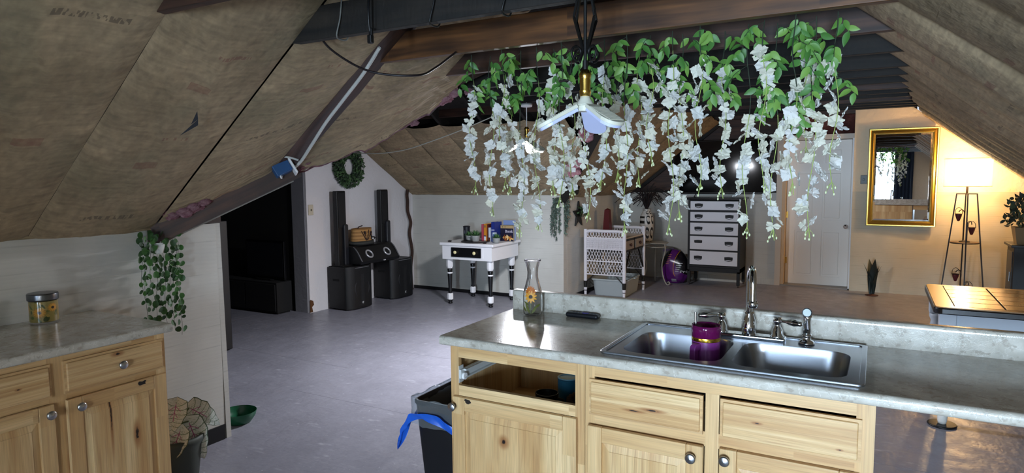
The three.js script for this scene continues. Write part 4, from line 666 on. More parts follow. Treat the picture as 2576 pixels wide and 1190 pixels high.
// ---- wiring ----
{
  const t = thing('junction_box', 'blue plastic junction box with white cover on the valley rafter', 'junction box', [-2.91, 1.605, -2.62], 0); t.rotation.set(-0.35, 0.9, 0.75);
  mesh('blue_box', rbox(0.095, 0.075, 0.065, 0.006, -0.035, 0.03, 0), M(0x1f4a78, 0.5), t); mesh('white_cover', rbox(0.012, 0.115, 0.1, 0.004, 0.02, 0.02, 0.0), WHITE, t);
  mesh('socket_hole', [box(0.004, 0.03, 0.03, 0.027, 0.02, 0.0)], BLACK, t); mesh('label_sticker', box(0.02, 0.002, 0.025, -0.05, 0.069, 0.0), M(0xb8c4cc, 0.6), t);
  const w = mesh('wire_tail', [tube([[-2.955, 1.61, -2.6], [-2.92, 1.575, -2.56], [-2.935, 1.56, -2.58], [-2.95, 1.585, -2.6]], 0.005, 16, 6)], WHITE); w.userData = { label: 'curled white wire tail under the blue junction box', category: 'wire' };
  const tag = (m, label, category, group) => { m.userData = { label, category }; if (group) m.userData.group = group; };
  tag(mesh('cable', tube([[-2.18, 2.2, -2.56], [-2.3, 2.085, -2.57], [-2.45, 1.965, -2.58], [-2.6, 1.855, -2.6], [-2.75, 1.735, -2.63], [-2.87, 1.65, -2.66], [-2.95, 1.6, -2.66]], 0.009, 50, 8), M(0xb9b9b4, 0.5)), 'thick pale cable running down the rafter to the blue box', 'cable');
  tag(mesh('cable', tube([[-2.95, 1.66, -2.56], [-2.92, 1.68, -2.54], [-2.87, 1.675, -2.58], [-2.84, 1.66, -2.62]], 0.006, 20, 8), M(0xb9b9b4, 0.5)), 'short pale cable looping over the blue junction box', 'cable');
  tag(mesh('cable', tube([[-2.16, 2.29, -2.145], [-2.175, 2.23, -2.15], [-2.16, 2.16, -2.16], [-2.04, 2.065, -2.18], [-1.9, 2.005, -2.2], [-1.76, 1.995, -2.3], [-1.8, 2.06, -2.5], [-1.78, 2.15, -2.64]], 0.005, 50, 8), M(0x1a1114, 0.5)), 'dark cable sagging between the two near ceiling beams', 'cable');
  tag(mesh('cable', tube([[-3.45, 1.775, -3.42], [-3.15, 1.73, -3.55], [-2.9, 1.745, -3.6], [-2.62, 1.805, -3.6], [-2.3, 1.9, -3.62], [-2.1, 2.0, -3.7], [-1.95, 2.15, -3.74]], 0.0035, 60, 6), M(0x9a9488, 0.6)), 'thin slack wire crossing in front of the wreath wall', 'cable');
  const p = thing('plug_cord', 'black power cord with its plug dangling below the dark beam', 'cord', [-1.792, 2.12, -2.05], 0); mesh('cord', tube([[0.0, 0.18, -0.0], [0.003, 0.1, 0.012], [0, 0.04, 0.006], [0, 0.0, 0.0]], 0.005, 16, 6), BLACK, p); mesh('plug', [rbox(0.022, 0.035, 0.02, 0.005, 0.0, -0.012, 0, 1, 2), rbox(0.015, 0.03, 0.014, 0.004, 0.004, 0.016, 0, 1, 2)], BLACK, p);
  for (const [x, l, n] of [[-2.0, 'pale cable tie wrapped around the dark beam', 0x6c6c66], [-1.52, 'dark cable wrapped around the dark beam beside the plug', 0x141414], [-1.2, 'dark cable wrapped around the dark beam near the iron lamp hanger', 0x141414]]) tag(mesh('cable_wrap', tube([[x + 0.03, 2.3, -2.083], [x + 0.02, 2.22, -2.08], [x, 2.145, -2.078], [x - 0.005, 2.14, -2.1], [x, 2.145, -2.14], [x, 2.25, -2.14]], 0.0035, 24, 6), M(n, 0.5)), l, 'cable');
}
// ================= FLOWER STRINGS =================
const LEAFM = [0x62953f, 0x4c8238, 0x7fab4e].map(c => MP(c, 0.5, { transmission: 0.25, thickness: 0, side: THREE.DoubleSide }));
{
  const FLM = [0xe6e4df, 0xe6e5d6, 0xdcdcd8, 0xe0ddca].map(c => MP(c, 0.75, { transmission: 0.22, thickness: 0, side: THREE.DoubleSide }));
  const STEMD = M(0x25301f, 0.7), STEMG = M(0x9db05a, 0.6), BUD = M(0xdfe6b8, 0.6), r = rng(2024);
  const flower = (sd, n) => { const q = rng(sd), L = []; for (let k = 0; k < n; k++) { const a = k * 2 * PI / n + (q() - 0.5) * 0.35, len = 0.031 + q() * 0.005, cup = 0.15 + q() * 0.3, w = 0.032 + q() * 0.005; L.push(grid(6, 5, (s, t) => { const x = (s - 0.5) * w * (t < 0.55 ? 0.3 + 0.7 * Math.sin(PI / 2 * t / 0.55) : Math.sqrt(Math.max(0.0, 1 - Math.pow((t - 0.55) / 0.47, 2)))), y = 0.003 + t * len * (1 - 0.25 * Math.pow(Math.abs(s - 0.5) * 2, 2) * t); return [x, y, cup * len * t * (1 - 0.5 * t) + 0.004 * Math.sin(s * 9 + sd) * t]; }).rotateZ(a)); } L.push(new THREE.SphereGeometry(0.004, 6, 4)); return merge(L); };
  const FG = [flower(1, 4), flower(2, 5), flower(3, 4), flower(4, 3)], LG = [leafGeo(0.056, 0.027, 0.25, 0.35, 1.3, 7), leafGeo(0.048, 0.023, 0.2, 0.5, 1.3, 7), leafGeo(0.062, 0.028, 0.3, 0.2, 1.3, 7)], budG = new THREE.SphereGeometry(0.004, 6, 5).scale(1, 1.5, 1);
  const S = [[-1.783, -2.78, 1.991, 1.467], [-1.721, -2.86, 1.877, 1.353], [-1.587, -2.74, 2.01, 1.488], [-1.636, -2.9, 1.845, 1.46], [-1.525, -2.82, 1.767, 1.251], [-1.421, -2.78, 1.918, 1.297], [-1.369, -2.86, 2.054, 1.467], [-1.274, -2.74, 1.815, 1.415], [-1.29, -2.9, 1.996, 1.447], [-1.178, -2.82, 1.834, 1.339], [-1.082, -2.78, 2.018, 1.488], [-1.055, -2.86, 1.956, 1.523], [-0.965, -2.74, 1.842, 1.297], [-0.957, -2.9, 2.041, 1.504], [-0.884, -2.82, 2.027, 1.593], [-0.778, -2.78, 1.984, 1.3], [-0.756, -2.86, 1.942, 1.348], [-0.653, -2.74, 2.0, 1.474], [-0.587, -2.9, 1.984, 1.453], [-0.478, -2.82, 1.781, 1.291], [-0.412, -2.78, 2.038, 1.49], [-0.374, -2.86, 1.778, 1.284], [-0.294, -2.74, 1.901, 1.475], [-0.272, -2.9, 2.043, 1.616], [-0.23, -2.82, 1.844, 1.293], [-0.153, -2.78, 1.99, 1.475]];
  const ord = ['first', 'second', 'third', 'fourth', 'fifth', 'sixth', 'seventh', 'eighth', 'ninth', 'tenth', 'eleventh', 'twelfth', 'thirteenth'];
  S.forEach(([x, z, ys, ye], i) => {
    const side = i < 13 ? 'wreath' : 'mirror', n = i < 13 ? i : 25 - i;
    const t = thing('flower_string', `string of white silk flowers with green leaves, ${ord[n]} from the ${side} end`, 'garland', [x, 2.16, z], 0, 'flower strings hanging over the island');
    const top = 0, path = [], N = 12, ph = r() * 6; for (let k = 0; k <= N; k++) { const y = lerp(0, ye - 2.16, k / N); path.push([0.012 * Math.sin(k * 0.9 + ph) * Math.min(1, k / 3), y, 0.01 * Math.sin(k * 0.7 + ph * 2)]); }
    const at = (y) => { const f = clamp(y / (ye - 2.16)) * N, k = Math.min(N - 1, Math.floor(f)), u = f - k; return [0, 1, 2].map(c => lerp(path[k][c], path[k + 1][c], u)); };
    const kS = Math.max(2, Math.round(clamp((ys - 2.16) / (ye - 2.16)) * N));
    mesh('leafy_stem', tube([[0, 0, -0.0], ...path.slice(1, kS + 1)], 0.0022, 20, 5), STEMD, t); mesh('flower_stem', tube(path.slice(Math.max(0, kS - 1)), 0.0016, 30, 5), STEMG, t);
    // leaf sprays
    const right = i > 17, nsp = right ? 4 : 3;
    for (let q = 0; q < nsp; q++) {
      const y0 = -0.01 - q * rr(0.07, right ? 0.12 : 0.1, r), b = at(y0), dir = r() * 2 * PI, len = rr(0.07, 0.13, r), e = [b[0] + Math.cos(dir) * len * 0.75, b[1] - len * rr(0.4, 0.9, r), b[2] + Math.sin(dir) * len * 0.4], m2 = [lerp(b[0], e[0], 0.6), lerp(b[1], e[1], 0.35), lerp(b[2], e[2], 0.6)];
      const cv = new THREE.CatmullRomCurve3([V(...b), V(...m2), V(...e)]); mesh('twig', new THREE.TubeGeometry(cv, 8, 0.0012, 4), STEMD, t);
      const nl = 5 + Math.floor(r() * 2); for (let k = 0; k < nl; k++) { const p = cv.getPoint(0.25 + 0.75 * k / (nl - 1)), m = mesh('leaf', LG[Math.floor(r() * 3)], LEAFM[Math.floor(r() * 3)], t, { p: [p.x, p.y, p.z] }); m.rotation.order = 'ZYX'; m.rotation.set(rr(-0.4, 0.4, r), rr(-0.8, 0.8, r), PI + (k === nl - 1 ? rr(-0.3, 0.3, r) : (k % 2 ? 1 : -1) * rr(0.35, 1.3, r))); }
    }
    // blossoms
    const y1 = ys - 2.16, y2 = ye - 2.16 + 0.055, half = lerp(y1, y2, 0.5);
    for (let y = y1; y > y2; y -= rr(0.02, 0.033, r)) { const p = at(y), a = r() * 2 * PI, d = rr(0.006, 0.022, r), m = mesh('flower', FG[Math.floor(r() * 4)], FLM[Math.floor(r() * 4)], t, { p: [p[0] + Math.cos(a) * d * 1.3, p[1], p[2] + Math.sin(a) * d] }); const sc = rr(0.74, 1.0, r); m.scale.setScalar(sc); m.rotation.order = 'YXZ'; m.rotation.set(rr(-1.0, 0.9, r), PI / 2 - a + rr(-0.5, 0.5, r), rr(0, 6, r)); }
    const e = at(ye - 2.16 + 0.05), tl = [], bd = []; for (let k = 0; k < 5; k++) { const a = r() * 6.3, d = rr(0.008, 0.022, r), b = [e[0] + Math.cos(a) * d, ye - 2.16 + rr(-0.005, 0.03, r), e[2] + Math.sin(a) * d]; tl.push(rod(e, b, 0.001, 4)); bd.push(budG.clone().translate(...b)); } mesh('tip_twigs', tl, STEMG, t); mesh('buds', bd, BUD, t);
  });
}
// ================= ALCOVE =================
{
  const t = thing('wreath', 'round green boxwood wreath hanging on the white gable wall', 'wreath', [-5.712, 1.7, -6.02], PI / 2); // local z -> +x
  const r = rng(61), L = [0x35512f, 0x446238, 0x2a4028].map(c => M(c, 0.7)), G = leafGeo(0.04, 0.018, 0.3, 0.4, 1.4, 3);
  mesh('wreath_ring', new THREE.TorusGeometry(0.155, 0.045, 8, 40).translate(0, 0, 0.05), M(0x1a281a, 0.9), t);
  const tufts = Array.from({ length: 24 }, () => []);
  for (let i = 0; i < 1500; i++) { const a = r() * 2 * PI, b = r() * 2 * PI, q = 0.05 + r() * 0.02, R = 0.158, x = Math.cos(a) * (R + Math.cos(b) * q), y = Math.sin(a) * (R + Math.cos(b) * q) * 1.07, z = 0.055 + Math.sin(b) * q * 0.8; if (z < 0.008) continue; const g = G.clone(); g.rotateX(rr(-0.8, 0.8, r)); g.rotateY(rr(-1, 1, r)); g.rotateZ(a - PI / 2 + rr(-1.2, 1.2, r) + 0.4); g.scale(1.1, 1.1, 1.1); tufts[Math.floor(a / 2 / PI * 24)].push(g.translate(x, y, z)); }
  tufts.forEach((l, i) => mesh('leaf_tuft', l, L[i % 3], t));
}
{
  const t = thing('light_switch', 'pale single light switch plate on the white gable wall', 'switch', [-5.718, 1.2, -5.428], PI / 2); mesh('plate', rbox(0.075, 0.12, 0.008, 0.003, 0, 0, 0.004, 1, 2), M(0xcfc6b0, 0.4), t); mesh('toggle', rbox(0.011, 0.024, 0.016, 0.003, 0, 0, 0.014, 1, 1), M(0x8f8672, 0.4), t);
}
const SPK = M(0x0b0b0d, 0.5), SPKG = M(0x121214, 0.75), TRIMS = M(0x8b8b90, 0.3, { metalness: 0.6 });
function subwoofer(z, label) { // faces +x
  const t = thing('subwoofer', label, 'speaker', [-5.7, 0, z], PI / 2, 'floor speakers on the gable wall'); // local x along -z, local z = +x
  mesh('cabinet', rbox(0.44, 0.5, 0.27, 0.012, 0, 0.262, 0.14, 1, 2), SPK, t);
  const s = new THREE.Shape(); s.moveTo(-0.22, 0); s.lineTo(0.22, 0); s.quadraticCurveTo(0.2, 0.04, 0.13, 0.06); s.quadraticCurveTo(0, 0.075, -0.13, 0.06); s.quadraticCurveTo(-0.2, 0.04, -0.22, 0); // bowed front
  mesh('front_baffle', ext(s, 0.5, 0.004).rotateX(PI / 2).translate(0, 0.514, 0.275), SPK, t);
  const gr = grid(14, 10, (a, b) => { const x = lerp(-0.16, 0.16, a); return [x, lerp(0.04, 0.42, b), 0.278 + 0.069 * (1 - Math.pow(Math.abs(x) / 0.22, 2.2))]; }); mesh('grille', gr, SPKG, t);
  mesh('cone_ring', new THREE.TorusGeometry(0.12, 0.009, 8, 40).scale(1, 1, 0.6).translate(0, 0.25, 0.338), M(0x1c1c20, 0.6), t);
  mesh('trim_strip', tube([[-0.12, 0.5, 0.337], [0, 0.5, 0.351], [0.12, 0.5, 0.337]], 0.005, 12, 6), TRIMS, t);
  mesh('badge', [box(0.022, 0.005, 0.004, 0.0, 0.085, 0.349), box(0.005, 0.022, 0.004, -0.009, 0.077, 0.349), box(0.016, 0.005, 0.004, 0.0, 0.068, 0.349)], M(0xd8d8d8, 0.4), t);
  mesh('side_grip', [rbox(0.004, 0.025, 0.1, 0.002, -0.2205, 0.36, 0.13)], M(0x040405, 0.9), t); mesh('foot', [cyl(0.02, 0.02, 0.012, -0.17, 0, 0.05, 12), cyl(0.02, 0.02, 0.012, 0.17, 0, 0.05, 12), cyl(0.02, 0.02, 0.012, -0.17, 0, 0.24, 12), cyl(0.02, 0.02, 0.012, 0.17, 0, 0.24, 12)], BLACK, t);
  mesh('corner_cap', rbox(0.035, 0.02, 0.03, 0.004, -0.2, 0.512, 0.03), SPK, t);
}
subwoofer(-5.865, 'boxy black speaker at the gable wall nearest the dark doorway');
subwoofer(-6.675, 'boxy black speaker at the gable wall nearest the driftwood branch');
for (const [z, l, y0] of [[-5.79, 'tall slim black column speaker nearest the light switch', 0.514], [-6.57, 'tall slim black column speaker nearest the driftwood branch', 0.514]]) {
  const t = thing('column_speaker', l, 'speaker', [-5.58, y0, z], PI / 2, 'column speakers'); mesh('lower_tube', rbox(0.075, 0.5, 0.08, 0.02, 0.03, 0.25, 0.0, 1, 3), M(0x1e1f24, 0.35), t); mesh('upper_column', rbox(0.15, 0.9, 0.07, 0.012, -0.01, 0.45, -0.03, 1, 2), SPK, t); mesh('driver_array', [rbox(0.12, 0.42, 0.01, 0.004, -0.005, 0.67, 0.006)], SPKG, t); mesh('base', rbox(0.18, 0.015, 0.16, 0.004, 0, 0.0075, 0), SPK, t);
}
{
  const t = thing('boombox', 'black sloping speaker unit with two silver rings across the floor speakers', 'speaker', [-5.66, 0.535, -6.2], PI / 2);
  const s = poly([[0, 0.0], [0.3, 0.0], [0.315, 0.03], [0.2, 0.185], [0.17, 0.2], [0, 0.2]]); const g = ext(s, 0.7, 0.006).rotateY(-PI / 2).translate(0.35, 0, 0); mesh('case', g, SPK, t); // shape x -> z
  const nx = Math.atan2(0.155, 0.115);
  for (const x of [-0.16, 0.17]) { const q = sub('speaker_ring', t, [x, 0.108, 0.268]); q.rotation.x = -(PI / 2 - 0.93); mesh('silver_ring', new THREE.TorusGeometry(0.05, 0.011, 10, 36), M(0xc9c9cc, 0.3, { metalness: 0.5 }), q); mesh('cone', lathe([[0, -0.012], [0.02, -0.006], [0.045, 0.0]], 24).rotateX(PI / 2), SPKG, q); }
  for (const x of [-0.345, 0.345]) mesh('side_trim', tube([[x, 0.2, 0.185], [x, 0.16, 0.235], [x, 0.03, 0.322]], 0.007, 16, 6), TRIMS, t);
  mesh('logo_tab', box(0.035, 0.012, 0.01, 0.06, 0.012, 0.32), M(0xb5b5b8, 0.4), t);
}
{
  const t = thing('wicker_lamp_basket', 'oval tan wicker basket decorated with cattails on the black speaker unit', 'basket', [-5.565, 0.747, -6.1], PI / 2);
  const wk = tex(256, 128, (u, v) => { const a = Math.sin(u * 2 * PI * 40) * Math.sin(v * 2 * PI * 10 + (Math.floor(u * 80) % 2) * PI); return mixc(rgb(126, 88, 46), rgb(196, 150, 90), clamp(0.5 + 0.45 * a)); });
  mesh('weave', lathe([[0.16, 0.045], [0.172, 0.05], [0.155, 0.19], [0.15, 0.19]], 44).scale(1, 1, 0.55), M(0xffffff, 0.8, { map: wk }), t); mesh('rim', new THREE.TorusGeometry(0.153, 0.008, 8, 40).rotateX(PI / 2).scale(1, 1, 0.55).translate(0, 0.192, 0), M(0x8d6534, 0.8), t); mesh('lid', cyl(0.15, 0.15, 0.006, 0, 0.185, 0, 40).scale(1, 1, 0.55), M(0xa87c46, 0.85), t);
  mesh('base', lathe([[0, 0], [0.19, 0], [0.185, 0.045], [0, 0.05]], 40).scale(1, 1, 0.6), M(0x3b3c38, 0.8), t);
  const BRN = M(0x2a1712, 0.8), zf = (x) => 0.55 * Math.sqrt(Math.max(0, 0.17 * 0.17 - x * x)) + 0.004;
  for (const [x0, x1, y1, head] of [[-0.02, -0.085, 0.17, 0], [-0.01, -0.045, 0.165, 1], [0.0, 0.035, 0.18, 0], [0.005, 0.09, 0.15, 1]]) { const a = [x0, 0.055, zf(x0)], b = [x1, y1, zf(x1) * 0.94]; mesh('cattail', head ? [rod(a, b, 0.004, 6), rod([lerp(x0, x1, 0.65), lerp(0.055, y1, 0.68), zf(x1) + 0.002], b, 0.013, 8)] : [rod(a, b, 0.007, 6, 0.004)], BRN, t); }
  mesh('handle', tube([[-0.06, 0.195, 0], [-0.05, 0.215, 0], [0.0, 0.225, 0], [0.02, 0.23, 0]], 0.006, 12, 6), BRN, t); mesh('duck', [new THREE.SphereGeometry(0.03, 12, 8).scale(1.5, 0.7, 0.8).translate(0.12, 0.072, 0.075), new THREE.SphereGeometry(0.014, 10, 8).translate(0.085, 0.1, 0.08)], M(0x1b1a1a, 0.6), t); mesh('duck_breast', new THREE.SphereGeometry(0.012, 10, 8).translate(0.09, 0.07, 0.105), WHITE, t);
}
{
  const g = tube([[-5.66, 0.0, -7.2], [-5.665, 0.3, -7.19], [-5.645, 0.55, -7.2], [-5.66, 0.8, -7.17], [-5.65, 0.95, -7.19], [-5.665, 1.1, -7.15], [-5.65, 1.25, -7.13], [-5.665, 1.33, -7.14], [-5.66, 1.4, -7.15]], 0.022, 60, 8); const P = g.attributes.position, c = V(); for (let i = 0; i < P.count; i++) { const k = 0.012 * (fbm(P.getY(i) * 14, P.getX(i) * 60 + P.getZ(i) * 40, 3) - 0.5); P.setXYZ(i, P.getX(i) + k, P.getY(i), P.getZ(i) + k); } g.computeVertexNormals();
  const m = mesh('driftwood_branch', g, M(0xffffff, 0.8, { map: rep(brownWoodT, 2, 6) })); m.userData = { label: 'crooked brown branch standing in the corner beside the gable wall', category: 'branch' };
}
// ---- white side table with turned legs ----
{
  const t = thing('side_table', 'white painted table with a black drawer and turned black and white legs', 'table', [-4.31, 0, -6.88], 0.02);
  const W = M(0xe9e8ea, 0.35), B = M(0x0d0d10, 0.3);
  mesh('table_top', rbox(0.76, 0.035, 0.72, 0.008, 0, 0.752, 0, 0, 2), W, t);
  for (const [a, b, c, d] of [[-0.35, 0.35, 0.32, 0.34], [-0.35, 0.35, -0.34, -0.32], [-0.35, -0.33, -0.32, 0.32], [0.33, 0.35, -0.32, 0.32]]) mesh('apron', bb(a, b, 0.565, 0.735, c, d, 0), W, t);
  const dr = sub('drawer', t); mesh('drawer_frame', bb(-0.22, 0.23, 0.592, 0.722, 0.34, 0.346), W, dr); mesh('front', rbox(0.42, 0.115, 0.014, 0.003, 0.0, 0.657, 0.352), B, dr);
  for (const x of [-0.14, 0.13]) mesh('knob', lathe([[0, 0], [0.008, 0], [0.009, 0.01], [0.019, 0.016], [0.021, 0.026], [0.012, 0.033], [0, 0.034]], 20).rotateX(PI / 2).translate(x, 0.657, 0.359), M(0xe6d9a2, 0.35), dr);
  for (const [x, z] of [[-0.29, 0.27], [0.29, 0.27], [-0.29, -0.27], [0.29, -0.27]]) {
    const l = sub('leg', t, [x, 0, z]); const oct = (r, y0, y1) => new THREE.CylinderGeometry(r, r, y1 - y0, 8).rotateY(PI / 8).translate(0, (y0 + y1) / 2, 0);
    mesh('foot', lathe([[0, 0], [0.026, 0.002], [0.03, 0.014], [0.02, 0.024], [0.031, 0.04], [0.028, 0.05], [0, 0.05]], 20), B, l);
    mesh('lower_block', toCreasedNormals(lathe([[0, 0.05], [0.032, 0.05], [0.038, 0.058], [0.038, 0.12], [0.032, 0.13], [0, 0.13]], 8), 0.5), W, l);
    mesh('turned_shaft', lathe([[0.018, 0.13], [0.026, 0.14], [0.02, 0.16], [0.024, 0.24], [0.029, 0.34], [0.031, 0.365], [0.028, 0.372], [0.028, 0.4], [0.033, 0.43], [0.024, 0.44], [0, 0.44]], 24), B, l);
    mesh('white_ring', lathe([[0.027, 0.376], [0.034, 0.38], [0.034, 0.392], [0.027, 0.396]], 24), W, l);
    mesh('upper_block', toCreasedNormals(lathe([[0.026, 0.44], [0.034, 0.446], [0.043, 0.47], [0.043, 0.56], [0.05, 0.6], [0, 0.6]], 8), 0.5), W, l);
  }
}
{ // things on the side table
  const Y = 0.77, book = (x, z, w, h, d, col, label, turn, o = {}) => { const t = thing('book', label, 'book', [x, Y, z], turn, 'books on the white side table'); mesh('cover', [bb(-w / 2, -w / 2 + 0.003, 0, h, -d / 2, d / 2), bb(w / 2 - 0.003, w / 2, 0, h, -d / 2, d / 2), bb(-w / 2, w / 2, 0, h, d / 2 - 0.003, d / 2)], M(col, 0.5), t); mesh('pages', bb(-w / 2 + 0.003, w / 2 - 0.003, 0.004, h - 0.004, -d / 2 + 0.003, d / 2 - 0.003), M(0xd8d2c0, 0.8), t); if (o.band) mesh('spine_label', bb(-w / 2 + 0.002, w / 2 - 0.002, o.band[0], o.band[1], d / 2, d / 2 + 0.001), M(o.band[2], 0.5), t); return t; };
  const orange = book(-4.222, -6.92, 0.034, 0.215, 0.15, 0xd38a2c, 'orange paperback with a white label at the foot of its spine', -0.05, { band: [0.01, 0.06, 0xe4e2e6] });
  mesh('spine_stripe', bb(-0.0165, 0.0165, 0.06, 0.072, 0.075, 0.0765), M(0x2b2c4c, 0.5), orange); mesh('spine_badge', bb(-0.012, 0.012, 0.17, 0.2, 0.075, 0.0765), M(0x8a6a4a, 0.5), orange);
  book(-4.262, -6.93, 0.036, 0.21, 0.15, 0xb5475a, 'pink red book leaning against the orange paperback', -0.05);
  book(-4.187, -6.94, 0.03, 0.21, 0.15, 0x4c1418, 'dark maroon book between the orange and white spines', -0.05);
  book(-4.157, -6.91, 0.024, 0.17, 0.14, 0xcfd8e4, 'small white booklet between the maroon and blue books', -0.05, { band: [0.0, 0.05, 0x5a2f1c] });
  const blue = book(-4.11, -6.93, 0.05, 0.24, 0.16, 0x1d2f7d, 'thick blue hardback, tallest in the row', -0.05, { band: [0.13, 0.15, 0x8c93b8] });
  const cv = canvas(256, 256, (g) => { g.fillStyle = '#17152c'; g.fillRect(0, 0, 256, 256); g.fillStyle = '#a89066'; g.fillRect(0, 0, 256, 48); g.fillStyle = '#1a1a1a'; g.beginPath(); g.arc(40, 26, 8, 0, 7); g.arc(90, 26, 8, 0, 7); g.fill(); g.fillStyle = '#c9c3d2'; g.font = 'bold 62px serif'; g.fillText('Book', 90, 120); const r = rng(8); for (let i = 0; i < 16; i++) { g.fillStyle = ['#b87a34', '#d8a860', '#7c3e1c', '#e6c890'][i % 4]; g.beginPath(); g.ellipse(60 + r() * 180, 180 + r() * 60, 30, 14, r() * 3, 0, 7); g.fill(); } });
  const d = thing('book', 'dark book with a tan top band standing cover outward', 'book', [-3.985, Y, -6.98], 0.1, 'books on the white side table'); mesh('pages', bb(-0.086, 0.086, 0.002, 0.196, -0.02, 0.006), M(0xd8d2c0, 0.8), d); mesh('cover', bb(-0.088, 0.088, 0, 0.198, 0.006, 0.01), M(0x17152c, 0.4), d); const cg = new THREE.PlaneGeometry(0.172, 0.19).translate(0, 0.1, 0.0112); mesh('cover_print', cg, M(0xffffff, 0.4, { map: cv }), d); mesh('back_cover', bb(-0.088, 0.088, 0, 0.198, -0.024, -0.02), M(0x17152c, 0.5), d);
  const pb = thing('book', 'pale blue upright card behind the dark book', 'book', [-4.0, Y, -7.07], 0.1, 'books on the white side table'); mesh('pages', bb(-0.08, 0.08, 0.002, 0.25, -0.008, 0.006), M(0xcfd3dc, 0.8), pb); mesh('cover', bb(-0.082, 0.082, 0, 0.252, 0.006, 0.01), M(0x7f95c4, 0.4), pb);
  const bx = thing('small_box', 'slim pale blue carton standing before the blue hardback', 'box', [-4.06, Y, -6.8], 0.1); mesh('carton', rbox(0.045, 0.12, 0.03, 0.002, 0, 0.06, 0), M(0xb9c8d8, 0.5), bx); mesh('printed_patch', box(0.03, 0.05, 0.001, 0, 0.075, 0.0155), M(0x4868b0, 0.5), bx);
  const yb = thing('small_box', 'little yellow carton beside the pale blue carton', 'box', [-4.015, Y, -6.8], 0.1); mesh('carton', rbox(0.04, 0.065, 0.03, 0.002, 0, 0.0325, 0), M(0xd4bb6e, 0.5), yb); mesh('printed_patch', box(0.024, 0.03, 0.001, 0, 0.035, 0.0155), M(0x9a7a30, 0.5), yb);
  const sp = thing('cylinder_speaker', 'dark navy cylinder speaker at the back of the white table', 'speaker', [-4.5, Y, -6.85], 0); mesh('cylinder', lathe([[0, 0], [0.04, 0], [0.042, 0.006], [0.042, 0.165], [0.046, 0.17], [0.046, 0.178], [0.03, 0.185], [0, 0.185]], 28), M(0x14161f, 0.5), sp); mesh('logo', box(0.003, 0.04, 0.002, 0.0, 0.11, 0.0425), M(0x8c8fa0, 0.5), sp);
  const tr = thing('round_tray', 'round dark tray lying on the white side table', 'tray', [-4.29, Y, -6.72], 0); mesh('tray', lathe([[0, 0.006], [0.16, 0.006], [0.172, 0.014], [0.176, 0.012], [0.165, 0], [0, 0]], 44), M(0x201d1c, 0.4), tr); mesh('inner_disc', cyl(0.07, 0.07, 0.002, 0.06, 0.0062, 0.02, 28), M(0x8d8078, 0.6), tr);
  const succ = (x, z, sc, label, yo, pc) => { const t = thing('succulent', label, 'plant', [x, Y + yo, z], 0, 'succulents on the white side table'); mesh('pot', lathe([[0, 0.002], [0.034, 0], [0.04, 0.01], [0.052, 0.065], [0.048, 0.066], [0.036, 0.014], [0, 0.012]], 8).scale(sc, sc, sc), MP(0xcfd2d0, 0.1, { transmission: 0.55, thickness: 0 }), t); mesh('pebbles', lathe([[0, 0.008], [0.034, 0.01], [0.041, 0.046], [0, 0.052]], 12).scale(sc, sc, sc), M(0x5c5550, 0.9), t); const r = rng(x * 1000), G = leafGeo(0.075 * sc, 0.02 * sc, 0.5, -0.35, 1.2, 4), Ms = [M(0x40683c, 0.5), M(0x2f5230, 0.5), M(0x587f4c, 0.5)]; for (let k = 0; k < 34; k++) { const a = k * 2.4, tilt = lerp(0.15, 1.3, k / 34), m = mesh('leaf', G, Ms[k % 3], t, { p: [0, 0.052 * sc, 0] }); m.rotation.order = 'YXZ'; m.rotation.set(tilt, a, 0); } };
  succ(-4.27, -6.7, 1.15, 'larger green succulent in a clear pot on the round tray', 0.008); succ(-3.985, -6.72, 0.95, 'smaller green succulent in a clear pot at the edge of the white table', 0); succ(-4.4, -6.76, 0.95, 'dark succulent in a clear pot beside the navy cylinder speaker', 0.012);
  for (const [x, z, l] of [[-4.6, -6.62, 'small dark dish at the front corner of the white table'], [-4.08, -6.6, 'flat dark puck near the drawer edge of the white table']]) { const q = thing('small_dish', l, 'dish', [x, Y, z], 0); mesh('dish', lathe([[0, 0.004], [0.018, 0], [0.026, 0.012], [0.024, 0.014], [0.012, 0.016], [0, 0.022]], 20), M(0x241c1c, 0.4), q); }
}
// ---- corner of the alcove: eucalyptus, star ----
{
  const t = thing('eucalyptus_swag', 'long swag of grey green eucalyptus hanging on the alcove corner', 'greenery', [-3.41, 1.31, -7.33], 0), r = rng(71), G = leafGeo(0.034, 0.018, 0.2, 0.3, 1.3, 3), Ms = [M(0x52645a, 0.8), M(0x3f5248, 0.8), M(0x677a6c, 0.8)];
  const strs = []; for (let i = 0; i < 16; i++) { const side = i % 2, l = rr(0.25, 0.66, r) * (i < 4 ? 1 : 0.9); strs.push(side ? [rr(-0.12, 0.0, r), rr(0.03, 0.06, r), l] : [rr(0.035, 0.07, r), rr(-0.14, 0.02, r), l * 0.85]); }
  strs.forEach(([x, z, l], i) => { const pts = []; for (let k = 0; k <= 5; k++) pts.push([x * (0.4 + 0.6 * Math.min(1, k / 2)) + rr(-0.012, 0.012, r), -l * k / 5, z]); mesh('stem', tube(pts, 0.002, 10, 4), M(0x4a4a38, 0.8), t); const lv = []; for (let d = 0.01; d < l; d += 0.011) { const g = G.clone(); g.rotateX(rr(-0.7, 0.7, r)); g.rotateY(rr(-1.5, 1.5, r)); g.rotateZ(PI + rr(-1.2, 1.2, r)); lv.push(g.translate(lerp(pts[Math.floor(d / l * 5)][0], x, 0.5), -d, Math.max(z + rr(-0.015, 0.015, r), x < 0.03 ? 0.02 : -9))); } mesh('leaf_strand', lv, Ms[i % 3], t); });
}
